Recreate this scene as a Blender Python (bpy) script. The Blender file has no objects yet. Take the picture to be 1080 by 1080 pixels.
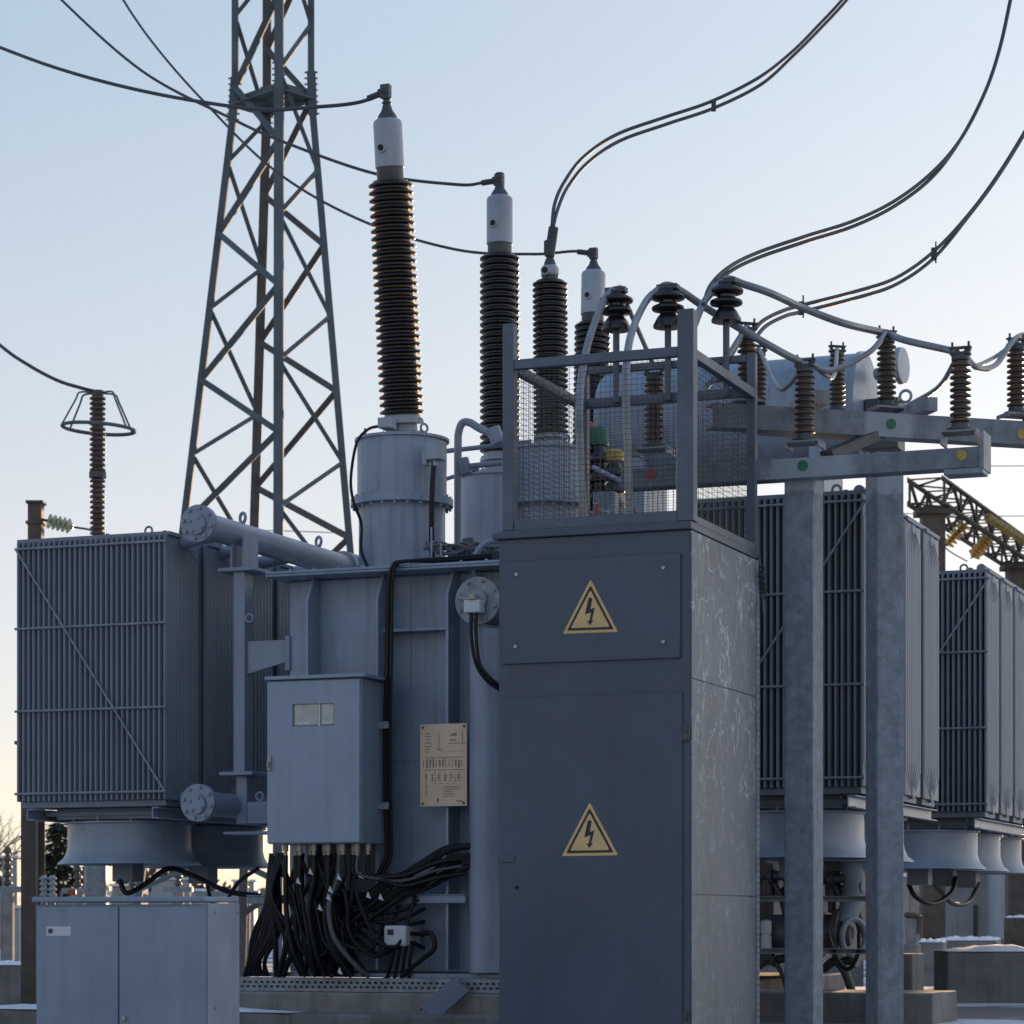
import bpy, math, random
from mathutils import Vector, Matrix
R = math.radians
sin, cos, pi = math.sin, math.cos, math.pi
random.seed(7)
sc = bpy.context.scene
col = sc.collection

# ------------------------------------------------------------------ camera geometry (1080 px photograph)
F, HZ, EYE = 2800.0, 972.0, 1.0
TH = math.atan(1080.0 / 2800.0)          # yaw of the transformer axes
S = 1.055                                # distance scale of the transformer


class Frame:
    """Axes rotated by rot about z through the camera foot: a = along, b = away."""
    def __init__(s, rot):
        s.rot = rot
        s.a = (cos(rot), sin(rot)); s.b = (-sin(rot), cos(rot))

    def pv(s, px, py, v):
        x = (px - 540) / F
        Y = v / (x * s.b[0] + s.b[1])
        return Vector((x * Y * s.a[0] + Y * s.a[1], v, EYE + (HZ - py) / F * Y))

    def pu(s, px, py, u):
        x = (px - 540) / F
        Y = u / (x * s.a[0] + s.a[1])
        return Vector((u, x * Y * s.b[0] + Y * s.b[1], EYE + (HZ - py) / F * Y))

    def pY(s, px, py, Y):
        X = (px - 540) / F * Y
        return Vector((X * s.a[0] + Y * s.a[1], X * s.b[0] + Y * s.b[1], EYE + (HZ - py) / F * Y))


T = Frame(-TH)
G = Frame(R(16.8))
Wd = Frame(0.0)


# ------------------------------------------------------------------ materials
def mat(name, base, rough=0.5, metal=0.0, var=0.12, scale=2.5, streak=0.0, bump=0.0, bscale=60, spec=0.5, coat=0.0,
        tint=None, trans=0.0):
    m = bpy.data.materials.new(name); m.use_nodes = True
    nt = m.node_tree; N, L = nt.nodes, nt.links
    bs = N['Principled BSDF']
    bs.inputs['Roughness'].default_value = rough
    bs.inputs['Metallic'].default_value = metal
    bs.inputs['Specular IOR Level'].default_value = spec
    bs.inputs['Coat Weight'].default_value = coat
    bs.inputs['Transmission Weight'].default_value = trans
    tc = N.new('ShaderNodeTexCoord')
    n1 = N.new('ShaderNodeTexNoise'); n1.inputs['Scale'].default_value = scale
    n1.inputs['Detail'].default_value = 6; n1.inputs['Roughness'].default_value = 0.6
    L.new(tc.outputs['Object'], n1.inputs['Vector'])
    c2 = tint or tuple(c * (1 - 2.2 * var) for c in base)
    c1 = tuple(min(1, c * (1 + var)) for c in base)
    rp = N.new('ShaderNodeValToRGB')
    rp.color_ramp.elements[0].position = 0.3; rp.color_ramp.elements[1].position = 0.72
    rp.color_ramp.elements[0].color = (*c2, 1); rp.color_ramp.elements[1].color = (*c1, 1)
    L.new(n1.outputs['Fac'], rp.inputs['Fac'])
    out = rp.outputs['Color']
    if streak:
        mp = N.new('ShaderNodeMapping'); mp.inputs['Scale'].default_value = (9, 9, 0.7)
        n2 = N.new('ShaderNodeTexNoise'); n2.inputs['Scale'].default_value = 2.2; n2.inputs['Detail'].default_value = 5
        L.new(tc.outputs['Object'], mp.inputs['Vector']); L.new(mp.outputs['Vector'], n2.inputs['Vector'])
        r2 = N.new('ShaderNodeValToRGB')
        r2.color_ramp.elements[0].position = 0.5; r2.color_ramp.elements[1].position = 0.75
        r2.color_ramp.elements[0].color = (1, 1, 1, 1)
        k = 1 - streak
        r2.color_ramp.elements[1].color = (k, k * 0.97, k * 0.93, 1)
        L.new(n2.outputs['Fac'], r2.inputs['Fac'])
        mx = N.new('ShaderNodeMix'); mx.data_type = 'RGBA'; mx.blend_type = 'MULTIPLY'
        mx.inputs['Factor'].default_value = 1
        L.new(out, mx.inputs['A']); L.new(r2.outputs['Color'], mx.inputs['B'])
        out = mx.outputs['Result']
    L.new(out, bs.inputs['Base Color'])
    # roughness variation
    mr = N.new('ShaderNodeMapRange'); mr.inputs['To Min'].default_value = max(0, rough - 0.1); mr.inputs['To Max'].default_value = min(1, rough + 0.12)
    n3 = N.new('ShaderNodeTexNoise'); n3.inputs['Scale'].default_value = scale * 4; n3.inputs['Detail'].default_value = 4
    L.new(tc.outputs['Object'], n3.inputs['Vector']); L.new(n3.outputs['Fac'], mr.inputs['Value']); L.new(mr.outputs['Result'], bs.inputs['Roughness'])
    if bump:
        nb = N.new('ShaderNodeTexNoise'); nb.inputs['Scale'].default_value = bscale; nb.inputs['Detail'].default_value = 5
        bp = N.new('ShaderNodeBump'); bp.inputs['Strength'].default_value = bump; bp.inputs['Distance'].default_value = 0.01
        L.new(tc.outputs['Object'], nb.inputs['Vector']); L.new(nb.outputs['Fac'], bp.inputs['Height']); L.new(bp.outputs['Normal'], bs.inputs['Normal'])
    return m


M = {}
M['tank'] = mat('tank_paint', (0.250, 0.308, 0.385), 0.42, var=0.12, scale=1.6, streak=0.26, bump=0.06, bscale=30)
M['rad'] = mat('radiator_paint', (0.205, 0.238, 0.280), 0.52, var=0.10, scale=1.2, streak=0.12, spec=0.3)
M['pipe'] = mat('pipe_paint', (0.250, 0.300, 0.370), 0.38, var=0.10, scale=3, streak=0.05)
M['box'] = mat('box_paint', (0.275, 0.335, 0.410), 0.45, var=0.06, scale=1.5, streak=0.08)
M['lowbox'] = mat('low_box_paint', (0.225, 0.278, 0.345), 0.5, var=0.09, scale=2.2, streak=0.10)
M['dark'] = mat('dark_cabinet_paint', (0.055, 0.076, 0.110), 0.40, var=0.10, scale=1.3, streak=0.10, bump=0.03, bscale=14)
M['frame'] = mat('cage_paint', (0.085, 0.107, 0.142), 0.45, var=0.12, scale=4)
M['galv'] = mat('galvanised_steel', (0.260, 0.290, 0.320), 0.55, 0.25, var=0.16, scale=7, streak=0.15)
M['wire'] = mat('wire_mesh_steel', (0.055, 0.062, 0.072), 0.5, 0.4, var=0.1)
M['bolt'] = mat('bolt_steel', (0.35, 0.36, 0.37), 0.4, 0.6, var=0.1)
M['white_dirty'] = mat('dull_aluminium', (0.31, 0.35, 0.395), 0.42, 0.1, var=0.08, scale=4, streak=0.12)
M['column'] = mat('column_concrete', (0.205, 0.240, 0.280), 0.65, var=0.11, scale=9, streak=0.18, bump=0.25, bscale=45)
M['primer'] = mat('pale_primer', (0.37, 0.42, 0.46), 0.75, var=0.16, scale=8, streak=0.2)
M['concrete'] = mat('old_concrete', (0.26, 0.25, 0.235), 0.88, var=0.2, scale=4, streak=0.25, bump=0.3, bscale=35)
M['concrete2'] = mat('weathered_concrete', (0.19, 0.185, 0.18), 0.9, var=0.2, scale=3, streak=0.25, bump=0.3, bscale=30)
M['porc'] = mat('dark_brown_porcelain', (0.010, 0.008, 0.009), 0.3, var=0.15, spec=0.6, scale=5)
M['porc2'] = mat('brown_porcelain', (0.105, 0.074, 0.058), 0.38, var=0.2, spec=0.5, scale=6)
M['black'] = mat('black_rubber', (0.009, 0.009, 0.011), 0.45, var=0.2, spec=0.3)
M['cgrey'] = mat('grey_cable', (0.10, 0.105, 0.115), 0.5, var=0.12)
M['alu'] = mat('aluminium_conductor', (0.26, 0.275, 0.285), 0.45, 0.4, var=0.12, scale=8)
M['wiredark'] = mat('weathered_conductor', (0.055, 0.06, 0.066), 0.6, 0.2, var=0.12, scale=8)
M['iron'] = mat('dark_iron', (0.075, 0.082, 0.09), 0.5, 0.3, var=0.18, scale=10)
M['plastic'] = mat('pale_plastic', (0.55, 0.58, 0.60), 0.5, var=0.06)
M['brass'] = mat('brass_gland', (0.42, 0.37, 0.30), 0.45, 0.4, var=0.15, scale=12)
M['plate'] = mat('tan_nameplate', (0.60, 0.46, 0.325), 0.45, 0.25, var=0.10, scale=5)
M['ink'] = mat('engraving_ink', (0.19, 0.155, 0.12), 0.6, var=0.1)
M['sign'] = mat('warning_sign_yellow', (0.66, 0.43, 0.195), 0.55, var=0.07, scale=12)
M['signblk'] = mat('warning_sign_black', (0.014, 0.014, 0.018), 0.5, var=0.05)
M['red'] = mat('red_marker', (0.36, 0.05, 0.045), 0.55, var=0.12, scale=20)
M['green'] = mat('green_marker', (0.016, 0.14, 0.085), 0.5, var=0.12, scale=20)
M['yellow'] = mat('yellow_marker', (0.42, 0.30, 0.06), 0.55, var=0.12, scale=20)
M['snow'] = mat('old_snow', (0.74, 0.76, 0.79), 0.8, var=0.08, scale=10, bump=0.5, bscale=18)
M['tower'] = mat('tower_steel', (0.110, 0.140, 0.158), 0.75, 0.0, var=0.14, scale=2, spec=0.2)
M['towerdark'] = mat('tower_steel_rusty', (0.10, 0.093, 0.090), 0.65, var=0.16, scale=3)
M['beam'] = mat('beam_steel', (0.185, 0.212, 0.245), 0.55, 0.15, var=0.16, scale=7, streak=0.2)
M['brown'] = mat('rusty_portal_steel', (0.105, 0.083, 0.066), 0.75, var=0.2, scale=4, streak=0.2)
M['glass'] = mat('insulator_glass', (0.62, 0.66, 0.48), 0.12, var=0.05, trans=0.55)
M['amber'] = mat('amber_insulator_glass', (0.72, 0.52, 0.16), 0.15, var=0.05, trans=0.6)
M['window'] = mat('meter_window_glass', (0.22, 0.23, 0.22), 0.12, var=0.2, scale=14)
M['meter'] = mat('meter_face', (0.50, 0.49, 0.42), 0.4, var=0.1, scale=14)
M['palebox'] = mat('pale_equipment_paint', (0.34, 0.37, 0.39), 0.6, var=0.1, scale=2, streak=0.15)
M['bark'] = mat('bare_bark', (0.085, 0.065, 0.05), 0.85, var=0.25, scale=6)
M['needles'] = mat('conifer_needles', (0.035, 0.05, 0.03), 0.8, var=0.3, scale=5)
M['wall'] = mat('pale_render_wall', (0.36, 0.355, 0.35), 0.85, var=0.12, scale=0.8, streak=0.2)


# dark glaze; the low sun's gold rim light is put in as tinted sheen
M['glaze'] = mat('sun_rim_dark_glaze', (0.010, 0.007, 0.006), 0.30, var=0.1, spec=0.5, scale=5)
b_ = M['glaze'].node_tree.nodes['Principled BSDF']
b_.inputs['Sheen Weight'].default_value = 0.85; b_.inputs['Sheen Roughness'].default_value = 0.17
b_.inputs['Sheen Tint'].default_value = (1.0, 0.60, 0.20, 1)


def side_panel_mat():
    """blue grey paint covered by pale dried squiggles of run-off"""
    m = mat('streaked_side_paint', (0.128, 0.158, 0.196), 0.48, var=0.12, scale=2.4, streak=0.14)
    nt = m.node_tree; N, L = nt.nodes, nt.links
    bs = N['Principled BSDF']; old = bs.inputs['Base Color'].links[0].from_socket
    tc = N.new('ShaderNodeTexCoord')
    mp = N.new('ShaderNodeMapping'); mp.inputs['Scale'].default_value = (1, 1.3, 0.55)
    L.new(tc.outputs['Object'], mp.inputs['Vector'])
    nz = N.new('ShaderNodeTexNoise'); nz.inputs['Scale'].default_value = 3.4; nz.inputs['Detail'].default_value = 4
    L.new(mp.outputs['Vector'], nz.inputs['Vector'])
    ad = N.new('ShaderNodeMix'); ad.data_type = 'VECTOR'; ad.inputs['Factor'].default_value = 0.38
    L.new(mp.outputs['Vector'], ad.inputs['A']); L.new(nz.outputs['Color'], ad.inputs['B'])
    vo = N.new('ShaderNodeTexVoronoi'); vo.feature = 'DISTANCE_TO_EDGE'; vo.inputs['Scale'].default_value = 14
    L.new(ad.outputs['Result'], vo.inputs['Vector'])
    r1 = N.new('ShaderNodeMapRange'); r1.inputs['From Min'].default_value = 0.0; r1.inputs['From Max'].default_value = 0.045
    r1.inputs['To Min'].default_value = 1; r1.inputs['To Max'].default_value = 0
    L.new(vo.outputs['Distance'], r1.inputs['Value'])
    n2 = N.new('ShaderNodeTexNoise'); n2.inputs['Scale'].default_value = 7; n2.inputs['Detail'].default_value = 5
    L.new(tc.outputs['Object'], n2.inputs['Vector'])
    r2 = N.new('ShaderNodeMapRange'); r2.inputs['From Min'].default_value = 0.36; r2.inputs['From Max'].default_value = 0.56
    L.new(n2.outputs['Fac'], r2.inputs['Value'])
    sx = N.new('ShaderNodeSeparateXYZ'); L.new(tc.outputs['Object'], sx.inputs['Vector'])
    r3 = N.new('ShaderNodeMapRange'); r3.inputs['From Min'].default_value = 1.3; r3.inputs['From Max'].default_value = 2.1
    r3.inputs['To Min'].default_value = 0.3
    L.new(sx.outputs['Z'], r3.inputs['Value'])
    mu = N.new('ShaderNodeMath'); mu.operation = 'MULTIPLY'
    L.new(r1.outputs['Result'], mu.inputs[0]); L.new(r2.outputs['Result'], mu.inputs[1])
    mu2 = N.new('ShaderNodeMath'); mu2.operation = 'MULTIPLY'; L.new(mu.outputs[0], mu2.inputs[0]); L.new(r3.outputs['Result'], mu2.inputs[1])
    mu3 = N.new('ShaderNodeMath'); mu3.operation = 'MULTIPLY'; mu3.inputs[1].default_value = 0.95; L.new(mu2.outputs[0], mu3.inputs[0])
    mx = N.new('ShaderNodeMix'); mx.data_type = 'RGBA'; mx.inputs['B'].default_value = (0.46, 0.51, 0.56, 1)
    L.new(mu3.outputs[0], mx.inputs['Factor']); L.new(old, mx.inputs['A']); L.new(mx.outputs['Result'], bs.inputs['Base Color'])
    return m


M['side'] = side_panel_mat()


def patch_mat(name, axis, lo, hi, base='beam', over=(0.37, 0.42, 0.46), soft=0.05, rag=0.35):
    """worn pale paint left between lo and hi along one axis of an object, ragged at its ends"""
    src = M[base]; m = src.copy(); m.name = name
    nt = m.node_tree; N, L = nt.nodes, nt.links
    bs = N['Principled BSDF']; old = bs.inputs['Base Color'].links[0].from_socket
    tc = N.new('ShaderNodeTexCoord'); sx = N.new('ShaderNodeSeparateXYZ'); L.new(tc.outputs['Object'], sx.inputs['Vector'])
    nz = N.new('ShaderNodeTexNoise'); nz.inputs['Scale'].default_value = 14; nz.inputs['Detail'].default_value = 6; nz.inputs['Roughness'].default_value = 0.65
    L.new(tc.outputs['Object'], nz.inputs['Vector'])
    wob = N.new('ShaderNodeMath'); wob.operation = 'MULTIPLY_ADD'; wob.inputs[1].default_value = rag; L.new(nz.outputs['Fac'], wob.inputs[0]); L.new(sx.outputs[axis], wob.inputs[2])
    f = []
    for v, sg in ((lo + rag / 2, 1), (hi + rag / 2, -1)):
        r = N.new('ShaderNodeMapRange'); r.inputs['From Min'].default_value = v - soft / 2; r.inputs['From Max'].default_value = v + soft / 2
        if sg < 0: r.inputs['To Min'].default_value = 1; r.inputs['To Max'].default_value = 0
        L.new(wob.outputs[0], r.inputs['Value']); f.append(r)
    mu = N.new('ShaderNodeMath'); mu.operation = 'MULTIPLY'; L.new(f[0].outputs[0], mu.inputs[0]); L.new(f[1].outputs[0], mu.inputs[1])
    mx = N.new('ShaderNodeMix'); mx.data_type = 'RGBA'; mx.inputs['B'].default_value = (*over, 1)
    m3 = N.new('ShaderNodeMath'); m3.operation = 'MULTIPLY'; m3.inputs[1].default_value = 0.6; L.new(mu.outputs[0], m3.inputs[0])
    L.new(m3.outputs[0], mx.inputs['Factor']); L.new(old, mx.inputs['A']); L.new(mx.outputs['Result'], bs.inputs['Base Color'])
    return m


def spangle(m, scale, amt):
    """zinc spangle and fine scratches over a steel surface"""
    nt = m.node_tree; N, L = nt.nodes, nt.links
    bs = N['Principled BSDF']; old = bs.inputs['Base Color'].links[0].from_socket
    tc = N.new('ShaderNodeTexCoord')
    vo = N.new('ShaderNodeTexVoronoi'); vo.inputs['Scale'].default_value = scale; L.new(tc.outputs['Object'], vo.inputs['Vector'])
    se = N.new('ShaderNodeSeparateColor'); L.new(vo.outputs['Color'], se.inputs['Color'])
    mp = N.new('ShaderNodeMapping'); mp.inputs['Scale'].default_value = (60, 60, 3); L.new(tc.outputs['Object'], mp.inputs['Vector'])
    nz = N.new('ShaderNodeTexNoise'); nz.inputs['Scale'].default_value = 1.5; nz.inputs['Detail'].default_value = 3; L.new(mp.outputs['Vector'], nz.inputs['Vector'])
    av = N.new('ShaderNodeMath'); av.operation = 'ADD'; L.new(se.outputs[0], av.inputs[0]); L.new(nz.outputs['Fac'], av.inputs[1])
    r = N.new('ShaderNodeMapRange'); r.inputs['From Min'].default_value = 0.3; r.inputs['From Max'].default_value = 1.7
    r.inputs['To Min'].default_value = 1 - amt; r.inputs['To Max'].default_value = 1 + amt; L.new(av.outputs[0], r.inputs['Value'])
    vm = N.new('ShaderNodeVectorMath'); vm.operation = 'SCALE'; L.new(old, vm.inputs[0]); L.new(r.outputs['Result'], vm.inputs['Scale'])
    L.new(vm.outputs['Vector'], bs.inputs['Base Color'])


spangle(M['column'], 26, 0.20); spangle(M['galv'], 34, 0.16)
spangle(M['frame'], 20, 0.10); spangle(M['beam'], 30, 0.12); spangle(M['dark'], 5, 0.05); spangle(M['tank'], 6, 0.05)


def ground_mat():
    m = mat('yard_ground', (0.16, 0.155, 0.15), 0.9, var=0.2, scale=0.35, bump=0.4, bscale=12)
    nt = m.node_tree; N, L = nt.nodes, nt.links
    bs = N['Principled BSDF']; old = bs.inputs['Base Color'].links[0].from_socket
    tc = N.new('ShaderNodeTexCoord')
    n = N.new('ShaderNodeTexNoise'); n.inputs['Scale'].default_value = 0.28; n.inputs['Detail'].default_value = 7; n.inputs['Roughness'].default_value = 0.62
    L.new(tc.outputs['Object'], n.inputs['Vector'])
    r = N.new('ShaderNodeMapRange'); r.inputs['From Min'].default_value = 0.47; r.inputs['From Max'].default_value = 0.54
    L.new(n.outputs['Fac'], r.inputs['Value'])
    mx = N.new('ShaderNodeMix'); mx.data_type = 'RGBA'; mx.inputs['B'].default_value = (0.62, 0.64, 0.68, 1)
    L.new(r.outputs['Result'], mx.inputs['Factor']); L.new(old, mx.inputs['A']); L.new(mx.outputs['Result'], bs.inputs['Base Color'])
    return m


M['ground'] = ground_mat()


# ------------------------------------------------------------------ mesh builder
class MB:
    def __init__(s):
        s.v = []; s.f = []

    def box(s, x0, x1, y0, y1, z0, z1):
        n = len(s.v)
        s.v += [Vector(p) for p in ((x0, y0, z0), (x1, y0, z0), (x1, y1, z0), (x0, y1, z0), (x0, y0, z1), (x1, y0, z1), (x1, y1, z1), (x0, y1, z1))]
        s.f += [tuple(n + i for i in q) for q in ((0, 3, 2, 1), (4, 5, 6, 7), (0, 1, 5, 4), (1, 2, 6, 5), (2, 3, 7, 6), (3, 0, 4, 7))]
        return s

    def prism(s, pts, d):
        """polygon pts (Vectors) extruded by vector d"""
        n = len(s.v); k = len(pts); d = Vector(d)
        s.v += [Vector(p) for p in pts] + [Vector(p) + d for p in pts]
        s.f += [tuple(n + i for i in range(k)), tuple(n + k + i for i in reversed(range(k)))]
        for i in range(k):
            j = (i + 1) % k
            s.f.append((n + i, n + k + i, n + k + j, n + j))
        return s

    @staticmethod
    def basis(d, up=None):
        d = Vector(d).normalized()
        up = Vector(up) if up is not None else (Vector((0, 0, 1)) if abs(d.z) < 0.93 else Vector((0, 1, 0)))
        x = d.cross(up).normalized(); y = x.cross(d).normalized()
        return x, y, d

    def bar(s, p, q, w, h, up=None):
        """rectangular bar from p to q, w across, h along up"""
        p, q = Vector(p), Vector(q)
        x, y, d = s.basis(q - p, up)
        s.prism([p + x * a * w / 2 + y * b * h / 2 for a, b in ((-1, -1), (1, -1), (1, 1), (-1, 1))], q - p)
        return s

    def angle(s, p, q, w, t, up=None, flip=1):
        """L-section steel angle"""
        p, q = Vector(p), Vector(q)
        x, y, d = s.basis(q - p, up); x = x * flip
        poly = [(0, 0), (w, 0), (w, t), (t, t), (t, w), (0, w)]
        s.prism([p + x * (a - w / 2) + y * (b - w / 2) for a, b in poly], q - p)
        return s

    def channel(s, p, q, w, h, t, up=None, flip=1):
        """C-section: web faces +x*flip side, h tall, w flange depth"""
        p, q = Vector(p), Vector(q)
        x, y, d = s.basis(q - p, up); x = x * flip
        poly = [(0, -h / 2), (w, -h / 2), (w, -h / 2 + t), (t, -h / 2 + t), (t, h / 2 - t), (w, h / 2 - t), (w, h / 2), (0, h / 2)]
        s.prism([p + x * a + y * b for a, b in poly], q - p)
        return s

    def tube(s, pts, r, n=8, cap=True):
        pts = [Vector(p) for p in pts]
        rs = r if isinstance(r, (list, tuple)) else [r] * len(pts)
        base = len(s.v)
        x, y, d = s.basis(pts[1] - pts[0])
        for i, p in enumerate(pts):
            t = (pts[min(i + 1, len(pts) - 1)] - pts[max(i - 1, 0)]).normalized()
            x = (x - t * x.dot(t)).normalized(); y = t.cross(x)
            for k in range(n):
                a = 2 * pi * k / n
                s.v.append(p + (x * cos(a) + y * sin(a)) * rs[i])
        for i in range(len(pts) - 1):
            for k in range(n):
                j = (k + 1) % n
                a, b = base + i * n, base + (i + 1) * n
                s.f.append((a + k, a + j, b + j, b + k))
        if cap:
            s.f.append(tuple(base + k for k in reversed(range(n))))
            e = base + (len(pts) - 1) * n
            s.f.append(tuple(e + k for k in range(n)))
        return s

    def cyl(s, p, q, r, n=16, r2=None):
        return s.tube([p, q], [r, r if r2 is None else r2], n)

    def lathe(s, prof, p, d=(0, 0, 1), n=24):
        """profile of (radius, distance along d) from point p"""
        p = Vector(p); x, y, d = s.basis(d)
        base = len(s.v)
        for r, h in prof:
            for k in range(n):
                a = 2 * pi * k / n
                s.v.append(p + d * h + (x * cos(a) + y * sin(a)) * max(r, 1e-4))
        for i in range(len(prof) - 1):
            for k in range(n):
                j = (k + 1) % n
                a, b = base + i * n, base + (i + 1) * n
                s.f.append((a + k, a + j, b + j, b + k))
        s.f.append(tuple(base + k for k in reversed(range(n))))
        e = base + (len(prof) - 1) * n
        s.f.append(tuple(e + k for k in range(n)))
        return s

    def torus(s, p, d, Rr, r, n=28, m=8):
        p = Vector(p); x, y, d = s.basis(d); base = len(s.v)
        for i in range(n):
            a = 2 * pi * i / n
            rad = x * cos(a) + y * sin(a)
            for k in range(m):
                b = 2 * pi * k / m
                s.v.append(p + rad * (Rr + r * cos(b)) + d * r * sin(b))
        for i in range(n):
            for k in range(m):
                i2, k2 = (i + 1) % n, (k + 1) % m
                s.f.append((base + i * m + k, base + i2 * m + k, base + i2 * m + k2, base + i * m + k2))
        return s

    def bolts(s, p, d, Rr, n, r, h, ph=0.0):
        p = Vector(p); x, y, d = s.basis(d)
        for i in range(n):
            a = 2 * pi * i / n + ph
            c = p + (x * cos(a) + y * sin(a)) * Rr
            s.cyl(c, c + d * h, r, 6)
        return s

    def build(s, name, m, parent=None, org=None, bevel=0.0, smooth=True, sharp=38):
        me = bpy.data.meshes.new(name)
        if org is None:
            org = ORG[parent.name] if parent is not None and parent.name in ORG else Vector((0, 0, 0))
        me.from_pydata([tuple(p - org) for p in s.v], [], s.f)
        me.update()
        if isinstance(m, str): m = M[m]
        me.materials.append(m)
        import bmesh
        bm = bmesh.new(); bm.from_mesh(me)
        bmesh.ops.recalc_face_normals(bm, faces=bm.faces)
        bm.to_mesh(me); bm.free()
        if smooth:
            for pl in me.polygons: pl.use_smooth = True
            me.set_sharp_from_angle(angle=R(sharp))
        o = bpy.data.objects.new(name, me); col.objects.link(o)
        if parent is not None:
            o.parent = parent
            ORG[o.name] = org
        if bevel:
            b = o.modifiers.new('bevel', 'BEVEL'); b.width = bevel; b.segments = 2; b.limit_method = 'ANGLE'; b.angle_limit = R(40)
        return o


ORG = {}


def thing(name, label, cat, org, fr=T, group=None):
    o = bpy.data.objects.new(name, None); col.objects.link(o)
    org = Vector(org)
    o.location = Matrix.Rotation(fr.rot, 3, 'Z') @ org
    o.rotation_euler = (0, 0, fr.rot)
    o.empty_display_size = 0.2
    o['label'] = label; o['category'] = cat
    if group: o['group'] = group
    ORG[o.name] = org
    return o


def single(mb, name, label, cat, m, org, fr=T, group=None, bevel=0.0, sharp=38):
    """a thing that is one mesh"""
    org = Vector(org)
    o = mb.build(name, m, None, org, bevel, sharp=sharp)
    o.location = Matrix.Rotation(fr.rot, 3, 'Z') @ org
    o.rotation_euler = (0, 0, fr.rot)
    o['label'] = label; o['category'] = cat
    if group: o['group'] = group
    return o


def copy_tree(o, parent=None):
    c = o.copy(); col.objects.link(c)
    if parent is not None: c.parent = parent
    for ch in list(o.children): copy_tree(ch, c)
    return c


def spline(pts, n=10):
    """Catmull-Rom through pts"""
    P = [Vector(p) for p in pts]
    P = [P[0] * 2 - P[1]] + P + [P[-1] * 2 - P[-2]]
    out = []
    for i in range(1, len(P) - 2):
        for k in range(n):
            t = k / n
            a, b, c, d = P[i - 1], P[i], P[i + 1], P[i + 2]
            out.append(0.5 * (2 * b + (c - a) * t + (2 * a - 5 * b + 4 * c - d) * t * t + (3 * b - a - 3 * c + d) * t ** 3))
    out.append(P[-2])
    return out


def sheds(h, r_core, r_shed, n, z0=0.0, skirt=0.3, small=0.0):
    """porcelain shed profile"""
    prof = [(r_core, z0)]
    p = h / n
    for i in range(n):
        z = z0 + i * p
        rs = r_shed if (not small or i % 2 == 0) else r_core + (r_shed - r_core) * small
        prof += [(r_core, z + p * 0.08), (rs * 0.96, z + p * 0.20), (rs * 0.99, z + p * 0.28), (rs, z + p * 0.40), (rs * 0.985, z + p * 0.52), (r_core + (rs - r_core) * 0.5, z + p * 0.68), (r_core, z + p * 0.86)]
    prof.append((r_core, z0 + h))
    return prof


# ================================================================== SETTING
gm = MB()
gm.v = [Vector(p) for p in ((-1500, -60, 0), (1500, -60, 0), (1500, 3000, 0), (-1500, 3000, 0))]; gm.f = [(0, 1, 2, 3)]
g = gm.build('ground', 'ground'); g['kind'] = 'structure'

# ================================================================== TRANSFORMER
VR = 14.5 * S                       # front plane of the radiator banks
VT = 14.62 * S                      # front plane of the tank ribs
tank_L = T.pv(305, 800, VT + 0.2).x
tank_R = tank_L + 1.85
tank_V1 = VT + 7.0
z_rim = T.pv(410, 602, VT).z
z_bot = T.pv(410, 1026, VT).z
xf = thing('power_transformer', 'large blue grey oil power transformer with finned radiator banks and tall dark bushings', 'transformer',
           ((tank_L + tank_R) / 2, VT + 3, z_bot))


def part(mb, name, m, parent=xf, bevel=0.0, label=None, sharp=38):
    o = mb.build(name, m, parent, None, bevel, sharp=sharp)
    if label: o['label'] = label
    return o


# --- tank body
vf = VT + 0.2
mb = MB().box(tank_L, tank_R, vf, tank_V1, z_bot, z_rim - 0.006)
tank = part(mb, 'tank', 'tank', bevel=0.012)
mb = MB().box(tank_L - 0.06, tank_R + 0.06, VT - 0.03, tank_V1 + 0.15, z_rim - 0.005, z_rim + 0.010)
mb.box(tank_L - 0.06, tank_R + 0.06, VT - 0.03, tank_V1 + 0.15, z_rim + 0.012, z_rim + 0.03)
k = 0
while k < 11:
    mb.cyl((tank_L + 0.1 + k * 0.17, VT + 0.005, z_rim + 0.025), (tank_L + 0.1 + k * 0.17, VT + 0.005, z_rim + 0.045), 0.011, 6); k += 1
part(mb, 'rim', 'tank', tank, bevel=0.004)
for px in (321, 395, 469):
    u = T.pv(px, 700, VT).x
    d = 0.2
    mb = MB().prism([Vector((u, VT + 0.012, z_bot + 0.02)), Vector((u, VT + d, z_bot + 0.02)), Vector((u, VT + d, z_rim - 0.008)), Vector((u, VT + 0.11, z_rim - 0.008)), Vector((u, VT + 0.012, z_rim - 0.16))], (0.02, 0, 0))
    mb.cyl((u + 0.01, VT + 0.09, z_rim - 0.38), (u + 0.024, VT + 0.09, z_rim - 0.38), 0.03, 12)
    part(mb, 'rib', 'tank', tank, bevel=0.003)
# seams, horizontal stiffeners
u2, u3 = T.pv(395, 700, VT).x + 0.023, T.pv(469, 700, VT).x - 0.003
zs = T.pv(440, 665, VT + 0.15).z
mb = MB().box(u2, u3, VT + 0.08, VT + 0.198, zs - 0.01, zs + 0.01)
part(mb, 'stiffener', 'tank', tank, bevel=0.002)
zs = T.pv(440, 948, VT - 0.03).z
mb = MB().channel((T.pv(262, 948, VT).x, VT - 0.012, zs), (T.pv(492, 948, VT).x, VT - 0.012, zs), 0.022, 0.055, 0.006)
part(mb, 'cable_rail', 'tank', tank, bevel=0.002)
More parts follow.
